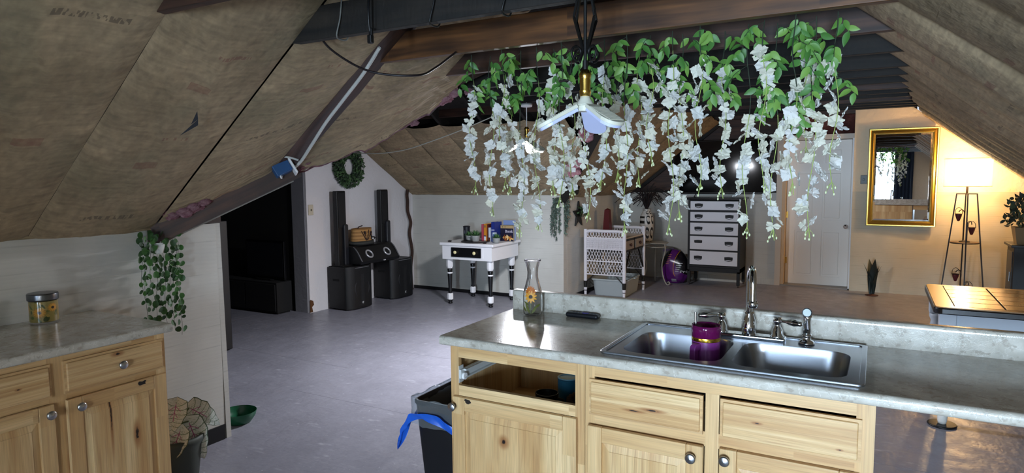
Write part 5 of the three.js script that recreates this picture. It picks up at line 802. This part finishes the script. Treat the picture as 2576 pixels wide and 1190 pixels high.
{
  const t = thing('star_ornament', 'black wooden star with a sprig of greenery on the alcove side wall', 'ornament', [-3.378, 1.07, -7.76], PI / 2), s = new THREE.Shape(); for (let i = 0; i < 10; i++) { const a = PI / 2 + i * PI / 5, q = i % 2 ? 0.068 : 0.17; i ? s.lineTo(Math.cos(a) * q, Math.sin(a) * q) : s.moveTo(Math.cos(a) * q, Math.sin(a) * q); } s.closePath(); mesh('star', ext(s, 0.015, 0.004).translate(0, 0, 0.004), BLACK, t);
  const r = rng(77), G = leafGeo(0.05, 0.025, 0.3, 0.4, 1.3, 3), Ms = [M(0x2f452b, 0.7), M(0x3f5a38, 0.7)]; for (let i = 0; i < 70; i++) { const u = r(), m = mesh('leaf', G, Ms[i % 2], t, { p: [lerp(-0.06, 0.2, u), 0.04 + rr(-0.05, 0.06, r), 0.045 + rr(-0.01, 0.025, r)] }); m.rotation.set(rr(-0.4, 0.6, r), rr(-1, 1, r), rr(0, 6.3, r)); }
}
// ================= FAR CORNER =================
{
  const t = thing('wicker_desk', 'small white wicker desk with two tiny drawers and black leg sleeves', 'desk', [-3.04, 0, -8.24], 0), W = M(0xe3e1e6, 0.55), B = M(0x15130f, 0.5);
  const x0 = -0.265, x1 = 0.265, z0 = -0.39, z1 = 0.39;
  for (const x of [x0, x1]) for (const z of [z0, z1]) { const l = sub('leg', t, [x, 0, z]); mesh('pole', cyl(0.022, 0.024, 0.8, 0, 0.08, 0, 14), W, l); mesh('black_sleeve', cyl(0.02, 0.026, 0.13, 0, 0.07, 0, 14), B, l); mesh('tip', cyl(0.016, 0.019, 0.07, 0, 0, 0, 12), W, l); }
  const lattice = (w, y0, y1, n, z) => { const L = [], h = y1 - y0, st = w / n, th = 0.0042; for (let i = -Math.ceil(h / st / 2.3); i <= n; i++) for (const dir of [1, -1]) { let a = [i * st, 0], b = [i * st + h / 2.3, h]; const cl = (p, q) => { const t0 = clamp((0 - p[0]) / (q[0] - p[0])), t1 = clamp((w - p[0]) / (q[0] - p[0])); if (t1 <= t0) return null; return [[lerp(p[0], q[0], t0), lerp(p[1], q[1], t0)], [lerp(p[0], q[0], t1), lerp(p[1], q[1], t1)]]; }; const c = cl(a, b); if (!c) continue; const X = (u) => dir > 0 ? -w / 2 + u : w / 2 - u; if (Math.hypot(c[0][0] - c[1][0], c[0][1] - c[1][1]) < 0.012) continue; L.push(rod([X(c[0][0]), y0 + c[0][1], z + dir * 0.002], [X(c[1][0]), y0 + c[1][1], z + dir * 0.002], th, 5)); } return L; };
  for (const z of [z1, z0]) {
    const e = sub('end_panel', t), w = 0.5;
    mesh('lower_lattice', lattice(w, 0.3, 0.46, 12, z), W, e); mesh('middle_lattice', lattice(w, 0.47, 0.62, 13, z), W, e); mesh('upper_lattice', lattice(w, 0.77, 0.84, 13, z), W, e);
    const rods = []; for (let i = 0; i < 48; i++) { const x = -w / 2 + (i + 0.5) * w / 48; rods.push(rod([x, 0.63, z + (i % 2 ? 0.002 : -0.002)], [x, 0.76, z], 0.0048, 5)); } for (let k = 0; k < 5; k++) rods.push(rod([-w / 2, 0.64 + k * 0.025, z + 0.004], [w / 2, 0.64 + k * 0.025, z + 0.004], 0.004, 5)); mesh('woven_band', rods, W, e);
    mesh('rails', [0.29, 0.465, 0.622, 0.767].map(y => rod([x0, y, z], [x1, y, z], 0.009, 8)), W, e); mesh('top_roll', tube([[x0, 0.8, z], [x0 + 0.005, 0.84, z], [x0 + 0.04, 0.855, z], [0, 0.857, z], [x1 - 0.04, 0.855, z], [x1 - 0.005, 0.84, z], [x1, 0.8, z]], 0.02, 40, 10), W, e);
    mesh('cross_brace', [rod([x0, 0.17, z], [x0 + 0.12, 0.29, z], 0.007, 6), rod([x1, 0.17, z], [x1 - 0.12, 0.29, z], 0.007, 6)], B, e);
  }
  mesh('desk_top', bb(x0, x1, 0.755, 0.775, z0, z1, 2), M(0xcfc8be, 0.5), t); mesh('drawer_case', [bb(x1 - 0.012, x1 + 0.004, 0.735, 0.757, z0, z1, 2), bb(x1 - 0.012, x1 + 0.004, 0.59, 0.612, z0, z1, 2), bb(x0, x1 - 0.01, 0.59, 0.605, z0, z1, 2), bb(x1 - 0.012, x1 + 0.004, 0.6, 0.75, -0.02, 0.02), bb(x1 - 0.012, x1 + 0.004, 0.6, 0.75, z0, z0 + 0.03), bb(x1 - 0.012, x1 + 0.004, 0.6, 0.75, z1 - 0.03, z1)], B, t);
  for (const z of [-0.19, 0.19]) { const d = sub('drawer', t); mesh('front', bb(x1 - 0.01, x1 + 0.008, 0.617, 0.73, z - 0.155, z + 0.155, 2), M(0xa2988e, 0.5), d); mesh('knob', lathe([[0, 0], [0.012, 0], [0.022, 0.014], [0.016, 0.026], [0, 0.028]], 16).rotateZ(-PI / 2).translate(x1 + 0.008, 0.675, z), M(0x3a1a12, 0.4), d); }
  mesh('side_brace', [rod([x1, 0.3, z0], [x1, 0.59, z0 + 0.22], 0.011, 6), rod([x1, 0.3, z1], [x1, 0.59, z1 - 0.22], 0.011, 6), rod([x1, 0.15, z0], [x1, 0.3, z0 + 0.25], 0.008, 6)], B, t);
}
{
  const t = thing('storage_tub', 'pale grey plastic tub on the floor under the wicker desk', 'tub', [-3.02, 0, -8.24], 0.05), G = M(0xaab4b6, 0.5); const R = [[0.21, 0.28, 0], [0.215, 0.29, 0.01], [0.235, 0.32, 0.2], [0.25, 0.335, 0.205], [0.25, 0.335, 0.225], [0.228, 0.312, 0.225], [0.2, 0.27, 0.012]];
  const rings = R.map(([a, b, y]) => rrect(-a, a, -b, b, 0.05).getSpacedPoints(48).slice(0, 48).map(p => [p.x, y, p.y])), pos = [], ix = []; rings.forEach(q => q.forEach(p => pos.push(...p))); for (let j = 0; j + 1 < rings.length; j++) for (let i = 0; i < 48; i++) { const a = j * 48 + i, b = j * 48 + (i + 1) % 48; ix.push(a, a + 48, b, b, a + 48, b + 48); } const c = pos.length / 3; pos.push(0, 0.012, 0); for (let i = 0; i < 48; i++) ix.push(c, 6 * 48 + i, 6 * 48 + (i + 1) % 48); const g = new THREE.BufferGeometry(); g.setAttribute('position', new THREE.Float32BufferAttribute(pos, 3)); g.setIndex(ix); g.computeVertexNormals(); mesh('tub', g, G, t); mesh('handle', [rbox(0.03, 0.012, 0.12, 0.004, 0.262, 0.215, 0), rbox(0.03, 0.012, 0.12, 0.004, -0.262, 0.215, 0)], G, t);
}
{ const t = thing('wooden_case', 'narrow dark red tapered wooden case standing on the wicker desk', 'case', [-3.22, 0.775, -8.42], 0); mesh('case', toCreasedNormals(lathe([[0, 0], [0.062, 0], [0.07, 0.02], [0.045, 0.33], [0, 0.35]], 4).rotateY(0.7), 0.4), M(0x5a1418, 0.45), t); mesh('edge_strip', bar([0.03, 0.02, 0.045], [0.018, 0.33, 0.028], 0.006, 0.004), M(0x35090c, 0.5), t); }
{
  const t = thing('plant_stand', 'round white metal plant stand with scroll legs beside the wicker desk', 'stand', [-2.78, 0, -9.15], 0), W = M(0xa9a69c, 0.5); mesh('round_top', lathe([[0, 0.6], [0.19, 0.6], [0.2, 0.606], [0.19, 0.614], [0, 0.614]], 36), W, t); mesh('apron_ring', new THREE.TorusGeometry(0.17, 0.008, 6, 32).rotateX(PI / 2).translate(0, 0.55, 0), W, t);
  for (let k = 0; k < 3; k++) { const a = k * 2 * PI / 3 + 0.3, q = (r, y) => [Math.cos(a) * r, y, Math.sin(a) * r]; mesh('leg', tube([q(0.17, 0.6), q(0.18, 0.5), q(0.13, 0.3), q(0.16, 0.1), q(0.22, 0.012), q(0.26, 0.03), q(0.25, 0.06), q(0.23, 0.05)], 0.009, 40, 6), W, t); }
}
{
  const t = thing('vase', 'tall white vase with black brush pattern holding dark dried grass', 'vase', [-2.9, 0.614, -9.15], 0);
  const vt = canvas(256, 256, (g) => { g.fillStyle = '#c6c2ba'; g.fillRect(0, 0, 256, 256); g.strokeStyle = '#121212'; g.lineWidth = 7; for (let j = 0; j < 7; j++) for (let i = 0; i < 4; i++) { g.beginPath(); g.ellipse(34 + i * 64 + (j % 2) * 12, 20 + j * 38, 24, 11, 0.1, 0.5, 5.6); g.stroke(); } });
  mesh('body', lathe([[0, 0], [0.07, 0], [0.085, 0.02], [0.1, 0.2], [0.095, 0.36], [0.06, 0.43], [0.055, 0.46], [0.062, 0.475], [0.05, 0.47]], 32), M(0xffffff, 0.35, { map: rep(vt, 2, 1) }), t);
  const r = rng(91), DG = [M(0x1c1214, 0.8), M(0x2a1a18, 0.8), M(0x14100f, 0.8)]; for (let i = 0; i < 90; i++) { const a = r() * 2 * PI, l = rr(0.25, 0.55, r), sp = rr(0.15, 1.0, r), b = [0, 0.44, 0], m1 = [Math.cos(a) * l * 0.35 * sp, 0.44 + l * 0.6, Math.sin(a) * l * 0.3 * sp], e = [Math.cos(a) * l * sp * 0.95, 0.44 + l * (0.95 - 0.75 * sp), Math.sin(a) * l * 0.6 * sp]; mesh('grass_blade', tube([b, m1, e], 0.0042, 8, 4), DG[i % 3], t); }
}
{
  const t = thing('snack_bag', 'shiny purple and black printed plastic bag leaning against the dresser', 'bag', [-2.55, 0, -9.42], 0.1);
  const bt = canvas(256, 384, (g) => { g.fillStyle = '#15131a'; g.fillRect(0, 0, 256, 384); g.fillStyle = '#5b1c6e'; g.beginPath(); g.moveTo(0, 250); g.bezierCurveTo(60, 200, 70, 100, 110, 0); g.lineTo(180, 0); g.bezierCurveTo(110, 90, 110, 220, 256, 300); g.lineTo(256, 384); g.lineTo(0, 384); g.fill(); g.strokeStyle = '#c9873a'; g.lineWidth = 5; g.beginPath(); g.moveTo(186, 0); g.bezierCurveTo(120, 90, 110, 240, 140, 300); g.stroke(); g.fillStyle = '#d8d8dc'; for (let i = 0; i < 5; i++) g.fillRect(150 - i * 3, 150 + i * 22, 50 - i * 5, 7); g.font = 'bold 40px sans-serif'; g.fillText('Pro', 180, 260); g.fillStyle = '#c98a5a'; for (let i = 0; i < 6; i++) g.fillRect(80 - i * 4, 60 + i * 20, 26, 5); g.fillStyle = '#9a9aa4'; g.fillRect(110, 330, 40, 34); g.fillRect(20, 300, 26, 30); });
  const g = new THREE.SphereGeometry(1, 40, 30), P = g.attributes.position; for (let i = 0; i < P.count; i++) { const x = P.getX(i), y = P.getY(i), z = P.getZ(i), k = 0.9 + 0.22 * fbm(x * 3 + 5, y * 3 + z * 2 + 5, 4); const px = Math.sign(x) * Math.pow(Math.abs(x), 0.7), pz = Math.sign(z) * Math.pow(Math.abs(z), 0.8), py = Math.sign(y) * Math.pow(Math.abs(y), 0.75), narrow = 1 - 0.35 * sstep(0, 1, y); P.setXYZ(i, px * 0.2 * k * narrow + 0.0, Math.max(0.0, 0.24 + py * 0.25 * k), pz * 0.13 * k * narrow); } g.computeVertexNormals();
  const U = g.attributes.uv; for (let i = 0; i < P.count; i++) U.setXY(i, clamp(0.5 + P.getX(i) / 0.44), clamp(P.getY(i) / 0.5)); mesh('bag', g, M(0xffffff, 0.22, { map: bt }), t); mesh('top_seam', rbox(0.16, 0.03, 0.008, 0.003, 0.0, 0.49, 0), M(0x3a1446, 0.3), t, { r: [0, 0, 0.2] });
}
// ---- dresser ----
{
  const t = thing('dresser', 'tall black chest with five pale grey drawers beside the door', 'dresser', [-1.985, 0, -9.53], 0), B = M(0x08080a, 0.6), G = M(0xeceaee, 0.5), x0 = -0.36, x1 = 0.36, z0 = -0.22, z1 = 0.22;
  mesh('case', [bb(x0, x0 + 0.03, 0.2, 1.22, z0, z1), bb(x1 - 0.03, x1, 0.2, 1.22, z0, z1), bb(x0, x1, 0.2, 0.26, z0, z1 - 0.01, 0), bb(x0, x1, 0.2, 1.22, z0, z0 + 0.015)], B, t); mesh('top', rbox(0.78, 0.03, 0.48, 0.008, 0, 1.235, 0, 0, 2), BLACKGLOSS, t);
  for (const x of [x0 + 0.02, x1 - 0.02]) for (const z of [z0 + 0.02, z1 - 0.02]) { const l = sub('leg', t); mesh('post', box(0.04, 0.19, 0.04, x, 0.125, z), B, l); mesh('caster', [new THREE.CylinderGeometry(0.015, 0.015, 0.018, 14).rotateZ(PI / 2).translate(x, 0.016, z), rod([x, 0.014, z], [x, 0.04, z], 0.006, 8)], M(0x3a2a22, 0.5), l); }
  const ys = [[1.078, 1.2], [0.92, 1.048], [0.728, 0.895], [0.518, 0.706], [0.3, 0.494]];
  const plate = new THREE.Shape(); plate.moveTo(-0.055, 0.012); plate.quadraticCurveTo(-0.062, 0.03, -0.04, 0.026); plate.quadraticCurveTo(0, 0.034, 0.04, 0.026); plate.quadraticCurveTo(0.062, 0.03, 0.055, 0.012); plate.quadraticCurveTo(0.06, -0.014, 0.04, -0.014); plate.lineTo(-0.04, -0.014); plate.quadraticCurveTo(-0.06, -0.014, -0.055, 0.012);
  const pg = ext(plate, 0.003), bg = tube([[-0.05, 0, 0.008], [-0.045, -0.018, 0.013], [-0.02, -0.024, 0.015], [0, -0.03, 0.015], [0.02, -0.024, 0.015], [0.045, -0.018, 0.013], [0.05, 0, 0.008]], 0.0035, 24, 6);
  ys.forEach(([a, b], i) => { const d = sub('drawer', t); mesh('front', rbox(x1 - x0 - 0.064, b - a, 0.02, 0.003, 0, (a + b) / 2, z1 - 0.006), G, d); for (const x of [-0.21, 0.21]) { const h = sub('handle', d, [x, (a + b) / 2 + (i === 3 && x < 0 ? 0.01 : 0), z1 + 0.004]); mesh('plate', pg, B, h); mesh('bail', bg, B, h, i === 3 && x < 0 ? { r: [2.6, 0, 0] } : {}); } });
  for (const y of [1.063, 0.907, 0.717, 0.506, 0.278]) mesh('divider_rail', box(x1 - x0 - 0.06, 0.026, 0.02, 0, y, z1 - 0.012, 0), B, t); mesh('dust_panel', bb(x0 + 0.03, x1 - 0.03, 0.26, 1.21, z1 - 0.03, z1 - 0.024), B, t);
}
{
  const t = thing('wall_television', 'large black wall television reflecting the lit pendant above the dresser', 'television', [-2.0, 1.29, -9.74], 0); mesh('bezel', rbox(1.34, 0.78, 0.045, 0.008, 0, 0.39, 0), BLACKGLOSS, t); mesh('screen', box(1.31, 0.74, 0.003, 0, 0.395, 0.0225), M(0x050507, 0.08), t); mesh('wall_bracket', box(0.4, 0.3, 0.06, 0, 0.38, -0.05), BLACK, t);
  const c = mesh('tv_cable', tube([[-2.35, 1.3, -9.78], [-2.45, 1.1, -9.79], [-2.42, 0.95, -9.78], [-2.35, 0.85, -9.76]], 0.006, 24, 6), BLACK); c.userData = { label: 'dark cable hanging from the wall television down behind the dresser', category: 'cable' };
}
// ================= MIRROR WALL =================
{
  const t = thing('wall_mirror_frame', 'gold framed rectangular mirror hanging beside the door', 'mirror', [0.265, 0.885, -9.735], -2.75 * D); t.name = 'gold_mirror';
  const w = 0.77, h = 1.255, GOLD = M(0xa8863a, 0.35, { metalness: 0.85 }), GLD2 = M(0xe0c566, 0.25, { metalness: 0.9 }), prof = [[0, 0], [0, 0.02], [0.008, 0.028], [0.02, 0.028], [0.028, 0.018], [0.05, 0.026], [0.06, 0.02], [0.07, 0.006], [0.07, 0]];
  const frame = (pr, m, name) => { const c = [[-w / 2, 0], [w / 2, 0], [w / 2, h], [-w / 2, h]], dr = [[1, 1], [-1, 1], [-1, -1], [1, -1]], pos = []; for (let k = 0; k < 4; k++) { const A = c[k], B = c[(k + 1) % 4], da = dr[k], db = dr[(k + 1) % 4]; for (let i = 0; i + 1 < pr.length; i++) { const P = (C, d, q) => [C[0] + d[0] * q[0], C[1] + d[1] * q[0], q[1]], a = P(A, da, pr[i]), b = P(B, db, pr[i]), e = P(B, db, pr[i + 1]), f = P(A, da, pr[i + 1]); pos.push(...a, ...b, ...e, ...a, ...e, ...f); } } const g = new THREE.BufferGeometry(); g.setAttribute('position', new THREE.Float32BufferAttribute(pos, 3)); g.setAttribute('uv', new THREE.Float32BufferAttribute(new Float32Array(pos.length / 3 * 2), 2)); g.computeVertexNormals(); mesh(name, g, m, t); };
  frame(prof, GOLD, 'frame'); frame([[0.004, 0.025], [0.006, 0.031], [0.018, 0.031], [0.022, 0.026]], GLD2, 'outer_gilding'); frame([[0.062, 0.018], [0.06, 0.023], [0.068, 0.02], [0.073, 0.006]], GLD2, 'inner_gilding');
  const MIR = M(0xf4f4f4, 0.01, { metalness: 1 }), i = 0.07, bv = 0.022; mesh('mirror_glass', box(w - 2 * i - 2 * bv, h - 2 * i - 2 * bv, 0.003, 0, h / 2, 0.006), MIR, t); frame([[i + bv, 0.0075], [i, 0.0045]], MIR, 'bevel'); mesh('backing', box(w - 0.02, h - 0.02, 0.004, 0, h / 2, -0.004), BLACK, t);
}
{ const t = thing('switch_plate', 'small dark green switch plate between the door and gold mirror', 'switch', [-0.165, 1.43, -9.77], 0); mesh('plate', rbox(0.075, 0.115, 0.008, 0.003, 0, 0.058, 0.004, 1, 2), M(0x2b2f26, 0.4), t); mesh('toggle', rbox(0.02, 0.03, 0.01, 0.003, 0, 0.058, 0.011), M(0x3a4034, 0.4), t); }
{
  const t = thing('metal_agave', 'dark metal agave plant ornament standing on the floor below the mirror', 'ornament', [-0.02, 0, -9.5], 0), A = M(0x232c28, 0.5, { metalness: 0.3 }); mesh('base_disc', lathe([[0, 0], [0.075, 0], [0.078, 0.006], [0.03, 0.014], [0.02, 0.03], [0, 0.03]], 28), M(0x4a2a20, 0.7), t);
  const blade = (l, w) => grid(4, 12, (s, q) => { const x = (s - 0.5) * w * (0.55 + 1.6 * q * (1 - q)) * (1 - Math.pow(q, 5)), out = 0.05 + 0.26 * q * q; return [x, 0.02 + l * q, out * l * 0.9 - x * x * 6]; });
  [[0.47, 0.1, 0.2], [0.44, 0.1, 3.5], [0.38, 0.1, 1.4], [0.4, 0.1, 4.7], [0.34, 0.1, 2.4], [0.3, 0.09, 0.8], [0.31, 0.09, 5.6]].forEach(([l, w, a]) => mesh('blade', blade(l, w), A, t, { r: [0, a, 0] }));
}
const LAMPW = new THREE.Color(1.0, 0.66, 0.32);
{
  const t = thing('floor_lamp', 'lit floor lamp with white drum shade on a dark four-legged étagère base'.replace('étagère', 'shelf'), 'lamp', [0.925, 0, -9.38], 0), DK = M(0x2b1f18, 0.45, { metalness: 0.4 });
  const sh = new THREE.CylinderGeometry(0.238, 0.238, 0.325, 48, 1, true).translate(0, 1.567, 0);
  mesh('lamp_shade', sh, MP(0xfff0d0, 0.9, { transmission: 0.14, thickness: 0, emissive: new THREE.Color(1, 0.86, 0.56), emissiveIntensity: 0.8, side: THREE.DoubleSide }), t); mesh('shade_rings', [new THREE.TorusGeometry(0.238, 0.003, 6, 48).rotateX(PI / 2).translate(0, 1.73, 0), new THREE.TorusGeometry(0.238, 0.003, 6, 48).rotateX(PI / 2).translate(0, 1.405, 0)], M(0xc8b48a, 0.6), t);
  mesh('shade_spider', [rod([-0.236, 1.5, 0], [0.236, 1.5, 0], 0.003, 6), rod([0, 1.5, -0.236], [0, 1.5, 0.236], 0.003, 6)], DK, t);
  mesh('bulb', new THREE.SphereGeometry(0.03, 16, 12).translate(0, 1.56, 0), M(0xffffff, 0.5, { emissive: LAMPW, emissiveIntensity: 10 }), t); const l = new THREE.PointLight(LAMPW, WARMI, 0, 2); l.position.set(0, 1.56, 0); l.castShadow = true; l.shadow.radius = 2; t.add(l);
  mesh('stem', cyl(0.012, 0.012, 0.215, 0, 1.31, 0, 14), DK, t); mesh('top_frame', [bar([-0.1, 1.315, 0], [0.1, 1.315, 0], 0.012, 0.012), bar([0, 1.315, -0.1], [0, 1.315, 0.1], 0.012, 0.012)], DK, t);
  for (const [a, b] of [[-1, 0], [1, 0], [0, 1], [0, -1]]) mesh('leg', bar([a * 0.1, 1.32, b * 0.1], [a * 0.225, 0, b * 0.225], 0.014, 0.014), DK, t);
  mesh('shelf', lathe([[0, 0.725], [0.145, 0.725], [0.148, 0.735], [0.145, 0.742], [0, 0.742]], 36), M(0x5a4636, 0.5), t);
  for (const y of [0.742, 0.02]) { mesh('hook_stand', [tube([[-0.02, y, 0.02], [-0.02, y + 0.25, 0.02], [-0.02, y + 0.36, 0.02], [-0.045, y + 0.39, 0.03], [-0.075, y + 0.36, 0.04]], 0.005, 20, 6), tube([[0.02, y, 0.03], [0.02, y + 0.15, 0.03], [0.025, y + 0.24, 0.03], [0.05, y + 0.25, 0.04], [0.06, y + 0.21, 0.045]], 0.005, 20, 6)], DK, t); mesh('stand_foot', lathe([[0, y], [0.06, y], [0.05, y + 0.012], [0.01, y + 0.02]], 20), DK, t); }
}
{ const DK = M(0x2b1f18, 0.45, { metalness: 0.4 }), RD = MP(0x6a2a30, 0.2, { transmission: 0.3, thickness: 0 }); [[0.85, 0.99, 'upper votive cup nearest the mirror'], [0.985, 0.83, 'upper votive cup nearest the black cabinet'], [0.85, 0.268, 'lower votive cup nearest the mirror'], [0.985, 0.108, 'lower votive cup nearest the black cabinet']].forEach(([x, y, l]) => { const t = thing('votive_cup', l + ' hanging on the floor lamp', 'candle holder', [x, y, -9.335], 0, 'votive cups on the floor lamp'); mesh('cup', lathe([[0, -0.0], [0.014, 0.006], [0.032, 0.06], [0.036, 0.09], [0.033, 0.09], [0.01, 0.012]], 20), RD, t); mesh('rim', new THREE.TorusGeometry(0.038, 0.004, 6, 24).rotateX(PI / 2).translate(0, 0.088, 0), DK, t); mesh('bail', tube([[-0.036, 0.09, 0], [-0.03, 0.14, 0], [0, 0.165, 0], [0.03, 0.14, 0], [0.036, 0.09, 0]], 0.003, 20, 5), DK, t); }); }
{
  const t = thing('black_cabinet', 'black cabinet at the edge of the room carrying a leafy plant box', 'cabinet', [1.56, 0, -8.75], 0); mesh('case', rbox(0.56, 0.76, 0.4, 0.006, 0, 0.4, 0), BLACK, t); mesh('top', rbox(0.62, 0.03, 0.46, 0.006, 0, 0.785, 0), M(0x1c1a18, 0.35), t); mesh('plinth', box(0.5, 0.04, 0.36, 0, 0.02, 0), BLACK, t); mesh('door', [rbox(0.01, 0.6, 0.3, 0.003, -0.284, 0.42, 0)], M(0x3a3630, 0.4), t); mesh('door_pull', rod([-0.295, 0.4, 0.1], [-0.295, 0.5, 0.1], 0.006), NICKEL, t);
  const p = thing('plant_box', 'square wooden planter with bushy dark foliage on the black cabinet', 'plant', [1.4, 0.8, -8.7], 0), r = rng(101), G = leafGeo(0.075, 0.035, 0.3, 0.4, 1.4, 4), Ms = [M(0x2c382c, 0.7), M(0x3a4a34, 0.7), M(0x20291f, 0.7)]; mesh('planter', toCreasedNormals(lathe([[0, 0], [0.13, 0], [0.17, 0.18], [0.155, 0.18], [0.12, 0.02], [0, 0.02]], 4).rotateY(PI / 4), 0.4), M(0x7a6544, 0.7), p); mesh('soil', box(0.2, 0.01, 0.2, 0, 0.15, 0), M(0x1c1612, 1), p);
  for (let i = 0; i < 230; i++) { const a = r() * 2 * PI, e = r(), q = rr(0.06, 0.24, r) * (1 - 0.5 * e * e), m = mesh('leaf', G, Ms[i % 3], p, { p: [Math.cos(a) * q, 0.17 + e * 0.33, Math.sin(a) * q] }); m.rotation.set(rr(-1.2, 1.2, r), a, rr(-1.2, 1.2, r)); } for (let i = 0; i < 8; i++) mesh('stem', rod([rr(-0.05, 0.05, r), 0.15, rr(-0.05, 0.05, r)], [rr(-0.13, 0.13, r), rr(0.35, 0.5, r), rr(-0.13, 0.13, r)], 0.004, 5), M(0x3a3024, 0.8), p);
}
// ---- tiled dining table ----
{
  const t = thing('dining_table', 'tile topped dining table with black edge and white legs behind the island', 'table', [0.93, 0, -5.12], 0), x0 = -0.6, x1 = 0.62, z0 = -0.48, z1 = 0.475, Y = 0.745;
  const tt = tex(128, 128, (u, v) => { const n = fbm(u * 6, v * 6, 4, 6); return mixc(rgb(150, 112, 74), rgb(190, 150, 108), n); }), TILE = M(0xffffff, 0.12, { map: tt }), WD = M(0xb98a56, 0.25), W = M(0xb3bac4, 0.45);
  mesh('edge_band', ext(rrect(x0, x1, z0, z1, 0.05), 0.026, 0.006, 8).rotateX(PI / 2).translate(0, Y - 0.006, 0), M(0x0d0c10, 0.25), t);
  const bo = rrect(x0 + 0.004, x1 - 0.004, z0 + 0.004, z1 - 0.004, 0.046); const ix0 = x0 + 0.1, ix1 = x1 - 0.1, iz0 = z0 + 0.06, iz1 = z1 - 0.06; bo.holes.push(poly([[ix0, iz0], [ix1, iz0], [ix1, iz1], [ix0, iz1]])); mesh('wood_border', ext(bo, 0.006).rotateX(PI / 2).translate(0, Y + 0.006, 0), WD, t); mesh('grout', bb(ix0, ix1, Y - 0.01, Y + 0.002, iz0, iz1), M(0x4a3a2c, 0.9), t);
  const nx = 4, nz = 5; for (let i = 0; i < nx; i++) for (let j = 0; j < nz; j++) { const w = (ix1 - ix0) / nx, d = (iz1 - iz0) / nz; mesh('tile', rbox(w - 0.009, 0.008, d - 0.009, 0.002, ix0 + w * (i + 0.5), Y + 0.0025, iz0 + d * (j + 0.5), 0, 1), TILE, t, { r: [0, 0, 0] }); }
  for (const [a, b, c, d] of [[x0 + 0.06, x1 - 0.06, z1 - 0.09, z1 - 0.07], [x0 + 0.06, x1 - 0.06, z0 + 0.07, z0 + 0.09], [x0 + 0.07, x0 + 0.09, z0 + 0.09, z1 - 0.09], [x1 - 0.09, x1 - 0.07, z0 + 0.09, z1 - 0.09]]) mesh('apron', bb(a, b, Y - 0.12, Y - 0.03, c, d, 0), W, t);
  for (const x of [x0 + 0.07, x1 - 0.07]) for (const z of [z0 + 0.07, z1 - 0.07]) { const l = sub('leg', t, [x, 0, z]); mesh('square_block', rbox(0.09, 0.155, 0.09, 0.006, 0, Y - 0.11, 0, 1, 2), W, l); mesh('turned_post', lathe([[0, 0.14], [0.028, 0.14], [0.03, 0.16], [0.034, 0.3], [0.04, 0.45], [0.03, 0.5], [0.042, 0.53], [0.042, 0.56], [0, 0.56]], 24), W, l); mesh('black_ring', lathe([[0.024, 0.095], [0.034, 0.1], [0.034, 0.14], [0.024, 0.145]], 24), BLACK, l); mesh('foot', lathe([[0, 0.012], [0.022, 0.012], [0.026, 0.03], [0.03, 0.095], [0, 0.1]], 24), M(0xcfcac2, 0.5), l); mesh('floor_coaster', lathe([[0, 0], [0.076, 0], [0.08, 0.006], [0.076, 0.012], [0, 0.012]], 32), BLACK, l); }
}
{ const t = thing('stool', 'black metal stool pushed under the tiled dining table', 'stool', [1.02, 0, -6.05], 0); mesh('seat', lathe([[0, 0.44], [0.15, 0.44], [0.155, 0.455], [0.15, 0.47], [0, 0.47]], 28), BLACK, t); for (const [x, z] of [[-0.1, 0.1], [0.1, 0.1], [-0.1, -0.1], [0.1, -0.1]]) mesh('leg', bar([x * 0.8, 0.44, z * 0.8], [x * 1.3, 0, z * 1.3], 0.022, 0.022), BLACK, t); }
// ================= BEHIND THE CAMERA (seen in the mirror) =================
{
  const NAVY = M(0x18263c, 0.9), one = (x0, x1, label) => { const t = thing('curtain', label, 'curtain', [0, 0, 0], 0); mesh('cloth', grid(90, 8, (s, q) => [lerp(x0, x1, s), lerp(0.05, 2.42, q), ZB - 0.1 + 0.03 * Math.sin(s * (x1 - x0) * 70 + Math.sin(q * 3)) * (0.7 + 0.3 * q)]), M(0x18263c, 0.9, { side: THREE.DoubleSide }), t); mesh('curtain_rod', rod([x0 - 0.05, 2.44, ZB - 0.1], [x1 + 0.05, 2.44, ZB - 0.1], 0.012), IRON, t); mesh('rod_bracket', [rod([x0 + 0.02, 2.44, ZB], [x0 + 0.02, 2.44, ZB - 0.1], 0.008), rod([x1 - 0.02, 2.44, ZB], [x1 - 0.02, 2.44, ZB - 0.1], 0.008)], IRON, t); };
  one(-0.78, -0.3, 'dark navy curtain hanging beside the wide window behind the viewer');
}
renderer.render(scene, camera);
